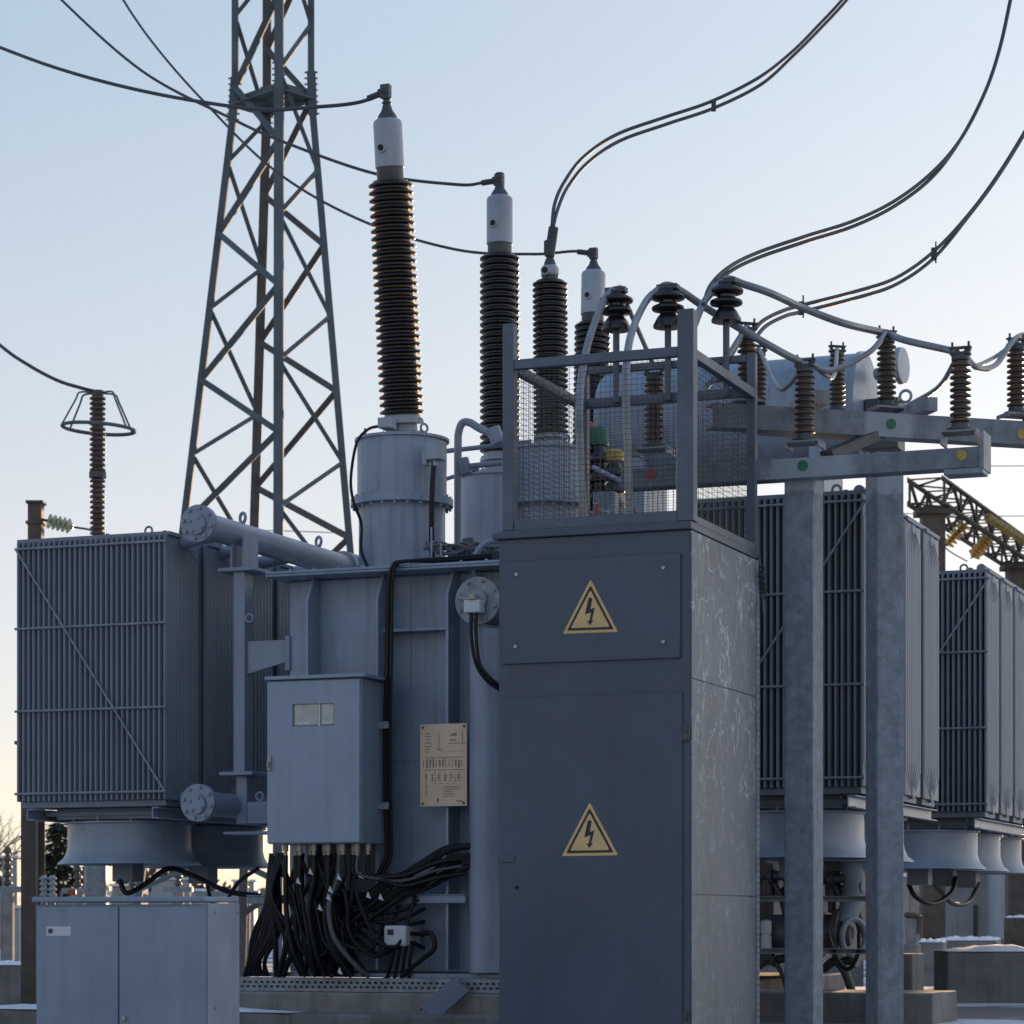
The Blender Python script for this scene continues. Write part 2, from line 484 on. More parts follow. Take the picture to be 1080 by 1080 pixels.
# weld seams on the tank front
mb = MB()
mb.box(tank_L + 0.002, u3, vf - 0.006, vf - 0.0005, T.pv(430, 803, vf).z, T.pv(430, 801, vf).z)
uu = T.pv(433, 700, vf).x
mb.box(uu, uu + 0.006, vf - 0.005, vf - 0.0005, z_bot, z_rim - 0.04)
part(mb, 'weld_seam', 'tank', tank)
# base skirt and skids
mb = MB().box(tank_L - 0.1, tank_R + 0.1, VT + 0.005, tank_V1 + 0.1, z_bot - 0.03, z_bot - 0.003)
part(mb, 'base_plate', 'tank', tank, bevel=0.003)
# vertical oil pipe on the front, blind flange above it
uc = T.pv(512, 800, VT).x
mb = MB().cyl((uc, VT + 0.03, z_bot + 0.005), (uc, VT + 0.03, T.pv(512, 664, VT).z), 0.112, 28)
part(mb, 'oil_pipe', 'pipe', label='upright half round oil pipe beside the cabinet')
fc = T.pv(505, 634, VT - 0.05)
mb = MB().cyl(fc, fc + Vector((0, 0.26, 0)), 0.125, 28).cyl(fc + Vector((0, -0.025, 0)), fc + Vector((0, -0.001, 0)), 0.15, 32).bolts(fc + Vector((0, -0.026, 0)), (0, -1, 0), 0.126, 8, 0.011, 0.014, 0.3)
mb.cyl(fc + Vector((0.0, -0.05, 0)), fc + Vector((0, -0.027, 0)), 0.07, 20)
vf_ = part(mb, 'inspection_flange', 'galv', bevel=0.002)
c = T.pv(500, 640, VT - 0.13)
mb = MB().box(c.x - 0.055, c.x + 0.055, c.y - 0.04, c.y + 0.05, c.z - 0.04, c.z + 0.04)
tb = part(mb, 'sensor_box', 'plastic', vf_, bevel=0.008)
mb = MB().cyl(c + Vector((0, -0.02, 0.042)), c + Vector((0, -0.02, 0.075)), 0.03, 14)
mb.cyl(c + Vector((-0.10, 0.0, 0.06)), c + Vector((-0.03, 0, 0.045)), 0.014, 8)
part(mb, 'sensor_cap', 'brass', vf_)

# --- nameplate with engraved table
a0 = T.pv(443, 764, VT - 0.02); a1 = T.pv(492.5, 850, VT - 0.02)
v0 = VT - 0.02
mb = MB().box(a0.x, a1.x, v0, v0 + 0.012, a1.z, a0.z)
npl = part(mb, 'nameplate', 'plate', bevel=0.002)
mb = MB()
w, h = a1.x - a0.x, a0.z - a1.z


def mark(x0, y0, x1, y1):
    mb.box(a0.x + w * x0, a0.x + w * x1, v0 - 0.0022, v0 - 0.0006, a0.z - h * y1, a0.z - h * y0)


rr = random.Random(3)
for y in (0.11, 0.145, 0.18, 0.225, 0.27, 0.30, 0.335):
    mark(0.11, y, 0.19 + rr.random() * 0.08, y + 0.008)
mark(0.40, 0.13, 0.41, 0.32); mark(0.36, 0.31, 0.47, 0.318); mark(0.60, 0.235, 0.97, 0.242); mark(0.90, 0.09, 0.91, 0.23)
for x in (0.64, 0.69, 0.74): mark(x, 0.11 + rr.random() * 0.03, x + 0.035, 0.15); mark(x, 0.19, x + 0.03, 0.207)
for k in range(6): mark(0.45 + k * 0.09, 0.335, 0.475 + k * 0.09, 0.342)
mark(0.06, 0.405, 0.95, 0.411); mark(0.06, 0.555, 0.95, 0.561)
for k in range(13):
    x = 0.07 + k * 0.068
    mark(x, 0.42 + rr.random() * 0.02, x + 0.010 + 0.016 * (rr.random() > 0.6), 0.54 - rr.random() * 0.02)
    if k % 2: mark(x - 0.02, 0.60 + rr.random() * 0.02, x + 0.0, 0.70 - rr.random() * 0.04)
for k in range(10):
    mark(0.12, 0.60 + k * 0.027, 0.135 + rr.random() * 0.02, 0.613 + k * 0.027)
for k in range(4): mark(0.30 + k * 0.13, 0.72, 0.34 + k * 0.13, 0.728)
for k in range(6):
    for r_ in range(4): mark(0.30 + k * 0.105, 0.585 + r_ * 0.032, 0.33 + k * 0.105 + 0.04 * rr.random(), 0.593 + r_ * 0.032)
for r_ in range(5): mark(0.5, 0.76 + r_ * 0.028, 0.6 + rr.random() * 0.28, 0.766 + r_ * 0.028)
mark(0.36, 0.90, 0.40, 0.95); mark(0.78, 0.93, 0.90, 0.945)
part(mb, 'engraving', 'ink', npl)
mb = MB()
for x, y in ((0.06, 0.04), (0.94, 0.035), (0.06, 0.965), (0.93, 0.96)):
    p = Vector((a0.x + w * x, v0 - 0.006, a0.z - h * y)); mb.cyl(p, p + Vector((0, 0.0055, 0)), 0.008, 8)
part(mb, 'screw', 'iron', npl)

# --- radiators
NF, RW, RD = 29, 1.08 * S, 0.435 * S
UL0 = T.pv(16, 700, VR).x; UL1 = T.pv(176, 700, VR).x
RW = UL1 - UL0
zr0 = T.pv(96, 849, VR).z; zr1 = T.pv(96, 565, VR).z
UR1 = T.pv(912, 700, VR).x; UR0 = UR1 - RW
V2 = 18.07 * S


def radiator_fins(u0, v0):
    mb = MB()
    p = RW / NF; hh = 0.0105
    for i in range(NF):
        u = u0 + p * (i + 0.5)
        pts = [(-hh, 0.012), (-hh * 0.6, 0), (hh * 0.6, 0), (hh, 0.012), (hh, RD - 0.012), (hh * 0.6, RD), (-hh * 0.6, RD), (-hh, RD - 0.012)]
        mb.prism([Vector((u + x, v0 + y, zr0 + 0.03)) for x, y in pts], (0, 0, zr1 - zr0 - 0.05))
    for u, sg in ((u0 + p * 0.5 - hh, -1), (u0 + p * (NF - 0.5) + hh, 1)):
        for k in range(9):                      # pressed oil channels on the outer faces, fanning in at both ends
            y = v0 + RD * (k + 0.5) / 9; q = RD / 9 * 0.36
            e0, e1 = zr0 + 0.24 - 0.0042 * (k - 4) ** 2, zr1 - 0.22 + 0.0042 * (k - 4) ** 2
            mb.prism([Vector((u - sg * 0.001, y - q, e0)), Vector((u + sg * 0.0045, y - q * 0.5, e0)), Vector((u + sg * 0.0045, y + q * 0.5, e0)), Vector((u - sg * 0.001, y + q, e0))], (0, 0, e1 - e0))
            yc = v0 + RD / 2
            for zc, ze in ((zr0 + 0.045, e0), (zr1 - 0.035, e1)):
                p0 = Vector((u + sg * 0.0005, yc + (y - yc) * 0.22, zc)); p1 = Vector((u + sg * 0.0005, y, ze))
                mb.bar(p0, p1, 0.007, 0.005, up=(1, 0, 0))
    return mb


def radiator_header(u0, v0, top):
    mb = MB()
    z = zr1 - 0.04 if top else zr0 + 0.05
    mb.cyl((u0 + 0.004, v0 + RD / 2, z), (u0 + RW - 0.004, v0 + RD / 2, z), 0.04, 14)
    if top:
        mb.box(u0 - 0.004, u0 + RW + 0.004, v0 + 0.03, v0 + RD - 0.03, zr1 - 0.018, zr1 + 0.006)
    else:
        mb.box(u0 + 0.03, u0 + RW - 0.03, v0 + 0.04, v0 + RD - 0.04, zr0 - 0.01, zr0 + 0.028)
    return mb


r0 = part(radiator_fins(UL0, VR), 'radiator', 'rad')
for top in (0, 1): part(radiator_header(UL0, VR, top), 'header', 'rad', r0)
for y in (0.12, RD - 0.12):
    part(MB().torus((UL0 + RW - 0.2, VR + y, zr1 + 0.03), (0, 1, 0), 0.026, 0.008, 14, 6), 'lifting_eye', 'rad', r0)
pitch = 0.525 * S
banks = [(0, 0), (UR0 - UL0, 0), (UR0 - UL0, V2 - VR)]
for bi, (du, dv) in enumerate(banks):
    for k in range(4):
        if bi == 0 and k == 0: continue
        o = copy_tree(r0, xf)
        o.location = (du, dv + k * pitch, 0)
# rails and brace rods across the front row of each bank
for du, dv, dirn, vis in ((0, 0, 1, 1), (UR0 - UL0, 0, -1, 1), (UR0 - UL0, V2 - VR, -1, 1)):
    u0, v0 = UL0 + du + 0.012, VR + dv - 0.006
    mb = MB()
    zz = [T.pv(96, y, VR).z for y in (575, 660, 748, 836)]
    for z in zz:
        mb.cyl((u0 - 0.01, v0, z), (u0 + RW - 0.012, v0, z), 0.0085, 8)
        part(mb, 'rail', 'galv'); mb = MB()
    mb = MB()
    if dirn > 0: mb.cyl((u0, v0 - 0.012, zz[0]), (u0 + RW - 0.02, v0 - 0.012, zz[3]), 0.0075, 8)
    else: mb.cyl((u0 + RW, v0 - 0.012, zz[0]), (u0 + 0.02, v0 - 0.012, zz[3]), 0.0075, 8)
    part(mb, 'brace_rod', 'galv')

for du, dv in ((UR0 - UL0, 0), (UR0 - UL0, V2 - VR)):
    part(MB().cyl((UR1 - 0.12, VR + dv + 0.35, zr1 + 0.055), (UR1 - 0.12, VR + dv + 4 * pitch + 0.02, zr1 + 0.055), 0.034, 16), 'header_pipe', 'rad')
# --- fans below the banks
z_ft = T.pv(135, 868, 15.05 * S).z; z_fb = T.pv(135, 912, 15.05 * S).z


def fan(u, v):
    H = z_ft - z_fb; r = 0.395 * S
    prof = [(r + 0.022, H), (r + 0.022, H - 0.012), (r, H - 0.014), (r, H * 0.42), (r + 0.008, H * 0.28), (r + 0.028, H * 0.14), (r + 0.062, 0.012), (r + 0.068, 0.0), (r + 0.05, 0.002), (r - 0.02, H * 0.3), (r - 0.02, H - 0.004)]
    mb = MB()
    base = len(mb.v); n = 56
    for rr_, hh in prof:
        for k in range(n):
            a = 2 * pi * k / n
            mb.v.append(Vector((u + rr_ * cos(a), v + rr_ * sin(a), z_fb + hh)))
    for i in range(len(prof)):
        i2 = (i + 1) % len(prof)
        for k in range(n):
            j = (k + 1) % n
            mb.f.append((i * n + k, i * n + j, i2 * n + j, i2 * n + k))
    mb.bolts((u, v, z_ft), (0, 0, 1), r + 0.012, 12, 0.008, 0.03)
    sh = part(mb, 'fan', 'pipe', sharp=50)
    mb = MB().cyl((u, v, z_fb - 0.10), (u, v, z_fb + 0.16), 0.075, 18).box(u - 0.085, u + 0.075, v - 0.09, v + 0.06, z_fb - 0.115, z_fb + 0.02)
    part(mb, 'motor', 'rad', sh, bevel=0.004)
    mb = MB()
    for k in range(3):
        a = 2 * pi * k / 3 + 0.4
        mb.bar((u + 0.07 * cos(a), v + 0.07 * sin(a), z_fb + 0.03), (u + (r + 0.02) * cos(a), v + (r + 0.02) * sin(a), z_fb + 0.03), 0.03, 0.012)
    for k in range(5):
        a = 2 * pi * k / 5
        d = Vector((cos(a), sin(a), 0)); s_ = Vector((-sin(a), cos(a), 0))
        c0 = Vector((u, v, z_fb + 0.13))
        mb.prism([c0 + d * 0.075 - s_ * 0.04 - Vector((0, 0, .03)), c0 + d * 0.075 + s_ * 0.04 + Vector((0, 0, .03)), c0 + d * 0.36 + s_ * 0.09 + Vector((0, 0, .03)), c0 + d * 0.36 - s_ * 0.09 - Vector((0, 0, .02))], (0, 0, 0.006))
    part(mb, 'fan_blades', 'black', sh)
    return sh


u_lc, u_rc = UL0 + RW / 2 - 0.03, UR0 + RW / 2
f0 = fan(u_lc, 15.05 * S)
for u, v in ((u_lc, 16.08 * S), (u_rc, 15.05 * S), (u_rc, 16.08 * S), (u_rc - 0.02, 18.5 * S), (u_rc - 0.02, 19.35 * S), (u_rc - 0.02, 20.2 * S)):
    o = copy_tree(f0, xf); o.location = (u - u_lc, v - 15.05 * S, 0)
# support frame under the banks
for du, dv, n in ((0, 0, 2.15), (UR0 - UL0, 0, 2.15), (UR0 - UL0, V2 - VR, 2.9)):
    mb = MB()
    u0, v0 = UL0 + du, VR + dv
    zt = zr0 - 0.014
    for uu in (u0 + 0.10, u0 + RW - 0.10):
        part(MB().channel((uu, v0 - 0.02, zt - 0.045), (uu, v0 + n * S, zt - 0.045), 0.05, 0.075, 0.008), 'support_frame', 'pipe', bevel=0.002)
    for k in range(3):
        vv = v0 + 0.2 + k * 0.9
        part(MB().box(u0 + 0.2, u0 + RW - 0.2, vv, vv + 0.06, z_ft + 0.012, zt - 0.0).box(u0 + 0.12, u0 + RW - 0.12, vv - 0.02, vv + 0.08, zt - 0.05, zt - 0.02), 'support_frame', 'rad', bevel=0.002)
for k in range(8):
    pass
# cables between fan motors
def droop(pts, r, name='cable', m='black', parent=xf, n=8):
    return part(MB().tube(spline(pts, n), r, 8), name, m, parent)


p1 = T.pv(126, 928, 14.9 * S); p2 = T.pv(232, 930, 15.9 * S)
droop([p1, T.pv(134, 942, 14.9 * S), T.pv(155, 931, 15 * S), T.pv(178, 916, 15.1 * S), T.pv(205, 924, 15.2 * S), T.pv(240, 940, 15.2 * S), T.pv(275, 945, 15.2 * S)], 0.018, 'fan_cable')
droop([T.pv(240, 948, 15.5 * S), T.pv(252, 930, 15.4 * S), T.pv(272, 916, 15.3 * S)], 0.014, 'fan_cable')
droop([T.pv(218, 930, 15.9 * S), T.pv(222, 948, 15.9 * S), T.pv(228, 962, 15.8 * S)], 0.014, 'fan_cable')
droop([T.pv(958, 932, 18.5 * S), T.pv(966, 946, 18.5 * S), T.pv(985, 953, 18.7 * S), T.pv(1003, 942, 19 * S), T.pv(1008, 926, 19.3 * S)], 0.019, 'fan_cable')
droop([T.pv(976, 920, 18.5 * S), T.pv(990, 938, 18.9 * S), T.pv(1005, 953, 19.3 * S), T.pv(1022, 951, 19.9 * S), T.pv(1032, 932, 20.2 * S)], 0.019, 'fan_cable')

# --- oil header pipe along the left bank
up = T.pv(212, 553, VR - 0.06).x
zp = T.pv(212, 553, VR - 0.06).z


def flanged_pipe(z, v0, v1, r, fr):
    mb = MB().cyl((up, v0, z), (up, v1, z), r, 28)
    mb.cyl((up, v0 - 0.05, z), (up, v0 - 0.028, z), fr, 36).cyl((up, v0 - 0.024, z), (up, v0, z), fr, 36)
    mb.cyl((up, v0 - 0.075, z - 0.01), (up, v0 - 0.051, z - 0.01), fr * 0.52, 24)
    mb.bolts((up, v0 - 0.05, z), (0, -1, 0), fr * 0.83, 8, 0.013, 0.018, 0.2)
    mb.bolts((up, v0 - 0.075, z - 0.01), (0, -1, 0), fr * 0.38, 4, 0.010, 0.014, 0.5)
    mb.bolts((up, v0 + 0.02, z), (0, -1, 0), fr * 0.83, 8, 0.013, 0.018, 0.2)
    return mb


vend = T.pu(366, 585, up).y
mb = flanged_pipe(zp, VR - 0.06, vend, 0.086, 0.121)
mb.cyl((up, vend - 0.08, zp), (up, vend - 0.03, zp), 0.112, 28).cyl((up, vend, zp), (up + 0.0, vend + 0.12, zp), 0.112, 28)
mb.tube(spline([(up, vend + 0.1, zp), (up + 0.02, vend + 0.3, zp), (up + 0.25, vend + 0.42, zp), (up + 0.6, vend + 0.42, zp)], 8), 0.086, 24)
for px in (256, 336):
    v = T.pu(px, 560, up).y
    mb.torus((up, v, zp + 0.125), (0.6, 1, 0), 0.033, 0.011, 18, 8).cyl((up, v, zp + 0.07), (up, v, zp + 0.10), 0.016, 10)
hp = part(mb, 'oil_pipe', 'pipe', label='long flanged oil pipe running back above the radiators', bevel=0.0)
zl = T.pv(211, 847, VR - 0.06).z
mb = flanged_pipe(zl, VR - 0.06, VR + 1.0, 0.080, 0.121)
mb.cyl((up, VR + 0.55, zl), (up + 0.5, VR + 0.55, zl - 0.02), 0.075, 20)
part(mb, 'oil_pipe', 'pipe', label='short flanged oil pipe at the foot of the radiators')
# radiator-to-pipe stubs
for k in range(4):
    v = VR + RD / 2 + k * pitch
    part(MB().cyl((UL1 - 0.01, v, zr1 - 0.04), (up, v, zp - 0.02), 0.045, 14), 'pipe_stub', 'pipe')
    part(MB().cyl((UL1 - 0.01, v, zr0 + 0.05), (up, v, zl), 0.045, 14), 'pipe_stub', 'pipe')
# support post under the pipe
vpost = T.pu(252, 600, up).y - 0.15
u_p0 = T.pv(246, 700, vpost).x; u_p1 = T.pv(258, 700, vpost).x
zt = T.pv(252, 601, vpost).z; zb = T.pv(252, 816, vpost).z
mb = MB().box(u_p0, u_p1, vpost, vpost + 0.12, zb + 0.012, zt - 0.012)
mb.box(u_p0 - 0.09, u_p1 + 0.09, vpost - 0.05, vpost + 0.2, zt - 0.012, zt + 0.012).box(u_p0 - 0.08, u_p1 + 0.08, vpost - 0.05, vpost + 0.2, zb - 0.012, zb + 0.012)
mb.box(u_p0 - 0.01, u_p0 + 0.008, vpost - 0.03, vpost + 0.18, zt + 0.012, zp - 0.03).box(u_p1 - 0.005, u_p1 + 0.012, vpost - 0.03, vpost + 0.18, zt + 0.012, zp - 0.03)
mb.box(u_p0 + .005, u_p1 + 0.0, vpost + 0.03, vpost + 0.16, zl - 0.12, zb - 0.012)
mb.box(u_p0 - 0.06, u_p1 + 0.28, vpost - 0.03, vpost + 0.16, T.pv(250, 878, vpost).z - 0.012, T.pv(250, 878, vpost).z + 0.006)
part(mb, 'support_post', 'pipe', bevel=0.004)
za, zb2 = T.pv(280, 675, vpost).z, T.pv(280, 705, vpost).z
mb = MB().prism([Vector((u_p1 + 0.002, vpost + 0.03, zb2 - 0.03)), Vector((tank_L - 0.002, vpost + 0.03, zb2 + 0.05)), Vector((tank_L - 0.002, vpost + 0.03, za)), Vector((u_p1 + 0.002, vpost + 0.03, za))], (0, 0.014, 0))
mb.box(tank_L - 0.02, tank_L + 0.012, vpost - 0.02, vpost + 0.2, zb2 - 0.02, za + 0.02)
part(mb, 'bracket_arm', 'pipe', bevel=0.002)
mb = MB().box(u_p1 + 0.02, u_p1 + 0.30, vpost + 0.0, vpost + 0.06, T.pv(250, 846, vpost).z - .14, T.pv(250, 846, vpost).z - 0.0)
c = T.pv(274, 840, vpost); mb.torus(c, (0, 1, 0), 0.026, 0.009, 14, 6)
part(mb, 'bracket_arm', 'pipe')
c = T.pv(263, 652, vpost); part(MB().torus(c, (0, 1, 0), 0.026, 0.009, 14, 6), 'lifting_eye', 'pipe')


# --- bushings
def bushing(px, v, y_cap_top, y_cap_bot, y_shed_top, y_shed_bot, px_top, y_base, r_shed, r_cap, nsh, y_tip, glaze='porc', cap='white_dirty', label=None):
    foot = T.pv(px, y_shed_bot, v)
    Yf = foot.x * T.a[1] + foot.y * T.b[1]
    sc_ = Yf / F
    L = (y_shed_bot - y_cap_top) * sc_
    # lean along the tank axis
    lo, hi, tgt = -0.8, 0.8, px_top
    for _ in range(40):
        m_ = (lo + hi) / 2
        q = Vector((foot.x, foot.y + m_, foot.z + L))
        X = q.x * T.a[0] + q.y * T.b[0]; Y = q.x * T.a[1] + q.y * T.b[1]
        if 540 + F * X / Y < tgt: lo = m_
        else: hi = m_
    d = (Vector((0, lo, L))).normalized()
    ls = (y_shed_bot - y_shed_top) * sc_
    lc = (y_cap_bot - y_cap_top) * sc_
    lt = (y_shed_bot - y_tip) * sc_
    b = part(MB().lathe(sheds(ls, r_shed * 0.78, r_shed, nsh, 0.0), foot, d, 30), 'bushing', glaze, sharp=60)
    if label: b['label'] = label
    mb = MB().lathe([(r_cap * 0.97, ls), (r_cap * 0.97, L - lc - 0.002)], foot, d, 28)
    part(mb, 'collar', 'iron', b)
    mb = MB().lathe([(r_cap, L - lc), (r_cap * 1.05, L - lc + 0.004), (r_cap * 1.05, L - 0.03), (r_cap * 0.98, L - 0.012), (r_cap * 0.8, L)], foot, d, 28)
    x_, y_, d_ = MB.basis(d)
    side = (Vector((-0.1, -1, 0)) - d * Vector((-0.1, -1, 0)).dot(d)).normalized()
    c = foot + d * (L - lc * 0.62) + side * r_cap
    mb.cyl(c, c + side * 0.02, 0.032, 18)
    cp = part(mb, 'cap', cap, b)
    mb = MB().cyl(c + side * 0.021, c + side * 0.026, 0.02, 16)
    part(mb, 'sight_glass', 'black', b)
    mb = MB().lathe([(r_cap * 0.7, L + 0.001), (r_cap * 0.68, L + 0.02), (r_cap * 0.42, L + 0.055), (r_cap * 0.30, L + 0.09), (0.022, L + 0.1), (0.022, lt)], foot, d, 16)
    for k in range(3): mb.cyl(foot + d * (L + 0.10 + 0.03 * k) , foot + d * (L + 0.112 + 0.03 * k), 0.034, 8)
    tip = foot + d * lt
    mb.box(tip.x - 0.035, tip.x + 0.03, tip.y - 0.025, tip.y + 0.025, tip.z - 0.045, tip.z + 0.045)
    part(mb, 'terminal', 'iron', b, bevel=0.003)
    # metal foot of the insulator
    zb_ = T.pv(px, y_base, v).z
    q = Vector((foot.x, foot.y - (foot.z - zb_) * d.y / d.z, zb_))
    hl = (foot - q).length
    mb = MB().lathe([(r_shed * 1.02, 0), (r_shed * 1.02, 0.02), (r_shed * 0.68, 0.028), (r_shed * 0.66, hl * 0.55), (r_shed * 0.98, hl * 0.58), (r_shed * 0.98, hl * 0.72), (r_shed * 0.86, hl * 0.74), (r_shed * 0.8, hl - 0.002)], q, d, 28)
    mb.bolts(q + d * 0.02, d, r_shed * 0.88, 12, 0.008, 0.014)
    mb.bolts(q + d * hl * 0.72, d, r_shed * 0.9, 10, 0.008, 0.014)
    part(mb, 'mounting_flange', 'white_dirty', b)
    return b, q, tip, d


def turret(px, v, r, y_lid, y_ring, lean=0.0, eyes=True):
    c = T.pv(px, y_lid, v); zl_ = c.z; zr_ = T.pv(px, y_ring, v).z
    z0 = z_rim + 0.032
    base = Vector((c.x, c.y, z0)); H = zl_ - z0; hr = zr_ - z0
    mb = MB().lathe([(r, 0), (r, hr - 0.028), (r + 0.055, hr - 0.026), (r + 0.055, hr - 0.002), (r + 0.055, hr + 0.0), (r + 0.055, hr + 0.022), (r + 0.01, hr + 0.024), (r + 0.01, H - 0.02), (r + 0.028, H - 0.018), (r + 0.028, H), (r * 0.5, H + 0.012)], base, (0, 0, 1), 44)
    mb.bolts(base + Vector((0, 0, hr + 0.022)), (0, 0, 1), r + 0.036, 24, 0.010, 0.018).bolts(base + Vector((0, 0, hr - 0.046)), (0, 0, 1), r + 0.036, 24, 0.010, 0.018)
    t = part(mb, 'turret', 'tank')
    if eyes:
        for a in (R(200), R(330), R(80)):
            e = base + Vector((cos(a) * r * 0.85, sin(a) * r * 0.85, H + 0.045))
            part(MB().torus(e, (cos(a), sin(a), 0), 0.028, 0.009, 14, 6), 'lifting_eye', 'pipe', t)
    return t, base, H


tt, tb1, tH = turret(424, 15.6 * S, 0.292, 464, 531)
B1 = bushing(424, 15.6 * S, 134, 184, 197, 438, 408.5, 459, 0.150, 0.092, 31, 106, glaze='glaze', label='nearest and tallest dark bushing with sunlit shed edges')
tt2, tb2, tH2 = turret(527, 17.32 * S, 0.28, 503, 585)
B2 = bushing(527, 17.32 * S, 207, 258, 269, 478, 527, 499, 0.148, 0.092, 30, 190, label='middle dark bushing of the row behind the cage')
tt3, tb3, tH3 = turret(623, 19.3 * S, 0.28, 520, 590)
B3 = bushing(622, 19.3 * S, 283, 330, 339, 500, 626, 518, 0.148, 0.094, 26, 264, label='farthest dark bushing of the row partly hidden by the cage')
tt4, tb4, tH4 = turret(577, 15.95 * S, 0.235, 474, 531)
B4 = bushing(581, 16.0 * S, 281, 292, 297, 458, 580, 470, 0.120, 0.058, 27, 262, label='slim dark bushing fed from above by twin cables')
# cable box on the first turret, cables beside it
c = T.pv(459, 476, 15.35 * S)
mb = MB().box(c.x - 0.05, c.x + 0.06, c.y - 0.05, c.y + 0.05, c.z - 0.06, c.z + 0.06).cyl(c + Vector((0, 0, -0.1)), c + Vector((0, 0, -0.058)), 0.022, 10)
mb.box(c.x - 0.09, c.x - 0.052, c.y - 0.02, c.y + 0.04, c.z - 0.09, c.z + 0.02)
part(mb, 'terminal_box', 'white_dirty', tt, bevel=0.006)
droop([T.pv(458, 486, 15.35 * S), T.pv(456, 515, 15.34 * S), T.pv(455, 560, 15.36 * S), T.pv(456, 588, 15.4 * S)], 0.019, 'turret_cable')
droop([T.pv(402, 449, 15.45 * S), T.pv(388, 453, 15.3 * S), T.pv(376, 468, 15.25 * S), T.pv(370, 505, 15.25 * S), T.pv(373, 530, 15.2 * S), T.pv(381, 552, 15.28 * S), T.pv(381, 580, 15.28 * S), T.pv(388, 598, 15.3 * S)], 0.010, 'turret_cable')
c = T.pv(409, 447, 15.42 * S)
part(MB().box(c.x - 0.05, c.x + 0.04, c.y - 0.06, c.y + 0.06, c.z - 0.035, c.z + 0.035), 'terminal_box', 'white_dirty', tt, bevel=0.006)
# equalising pipes between turrets
v = 16.1 * S
mb = MB().tube(spline([T.pv(483, 600, v), T.pv(483, 540, v), T.pv(483, 470, v), T.pv(484, 455, v), T.pv(488, 446, v), T.pv(496, 446, v), T.pv(510, 454, v), T.pv(560, 478, v), T.pv(600, 490, v)], 8), 0.027, 14)
mb.cyl(T.pv(520, 452, v), T.pv(526, 468, v), 0.05, 14)
mb.cyl(T.pv(484, 493, v), T.pv(530, 488, v), 0.02, 10).cyl(T.pv(488, 484, v), T.pv(492, 500, v), 0.042, 12)
part(mb, 'vent_pipe', 'pipe')
mb = MB().cyl(T.pv(468, 476, 16.3 * S), T.pv(560, 466, 16.3 * S), 0.017, 10).cyl(T.pv(468, 506, 16.3 * S), T.pv(505, 494, 16.3 * S), 0.014, 10)
mb.cyl(T.pv(455, 600, VT + 0.05), T.pv(455, 556, VT + 0.05), 0.006, 6).cyl(T.pv(465, 600, VT + 0.05), T.pv(465, 573, VT + 0.05), 0.006, 6)
part(mb, 'vent_pipe', 'pipe')
# coiled hoses and valve gear on the cover near the cabinet
mb = MB()
rr = random.Random(11)
for k in range(6):
    pts = [T.pv(452 + 12 * k + rr.uniform(-5, 5), 578 + rr.uniform(-7, 8), VT + 0.25 + 0.1 * rr.random()) for k in range(7)]
    mb.tube(spline(pts, 6), 0.011, 6)
part(mb, 'hose', 'cgrey')
mb = MB()
for k in range(9):
    p = T.pv(480 + k * 5.5 + rr.uniform(-2, 2), 585 - rr.uniform(0, 14), VT + 0.5 + 0.2 * rr.random())
    mb.box(p.x - 0.04, p.x + 0.04, p.y - 0.04, p.y + 0.04, z_rim + 0.033, p.z)
    mb.cyl((p.x, p.y, p.z), (p.x, p.y, p.z + 0.03), 0.025, 10)
part(mb, 'valve', 'iron', bevel=0.004)
c = T.pv(513, 592, VT + 0.1)
mb = MB().torus(c + Vector((0.05, 0.02, -0.02)), (0.15, 1, 0.0), 0.155, 0.02, 40, 10)
part(mb, 'hose', 'pipe', label='large pale hose arching behind the dark cabinet')
# small bushings with coloured caps and gear seen through the cage
for px, py, m_, h_ in ((617, 449, 'red', 0.10), (632, 461, 'green', 0.15), (648, 477, 'yellow', 0.09)):
    v = 16.6 * S
    c = T.pv(px, py, v)
    mb = MB().lathe(sheds(c.z - z_rim - 0.10, 0.042, 0.075, 8, 0.0), (c.x, c.y, z_rim + 0.032), (0, 0, 1), 20)
    bb = part(mb, 'small_bushing', 'porc', sharp=60)
    mb = MB().lathe([(0.062, 0), (0.066, 0.02), (0.066, h_ * 0.7), (0.045, h_ * 0.85)], (c.x, c.y, c.z - 0.06), (0, 0, 1), 20)
    part(mb, 'cap', m_, bb)
mb = MB()
for k in range(10):
    p = T.pv(618 + k * 12, 548, 15.4 * S + rr.random() * 0.9)
    zt_ = z_rim + 0.05 + rr.random() * 0.42
    mb.cyl((p.x, p.y, z_rim + 0.032), (p.x, p.y, zt_), 0.02 + rr.random() * 0.03, 10)
    mb.cyl((p.x, p.y, zt_ - 0.04), (p.x, p.y, zt_ + 0.02), 0.06, 12)
    if k % 3 == 0: mb.cyl((p.x, p.y, zt_ - 0.1), (p.x + 0.25, p.y + 0.1, zt_ - 0.12), 0.02, 8)
part(mb, 'valve', 'white_dirty')
p = T.pv(650, 520, 15.9 * S)
mb = MB().bar(T.pv(624, 492, 15.6 * S), T.pv(662, 511, 15.6 * S), 0.03, 0.03).box(p.x, p.x + 0.9, p.y + 0.2, p.y + 0.7, z_rim + 0.033, z_rim + 0.22)
part(mb, 'tap_changer_head', 'tank', bevel=0.02)
rr = random.Random(23)
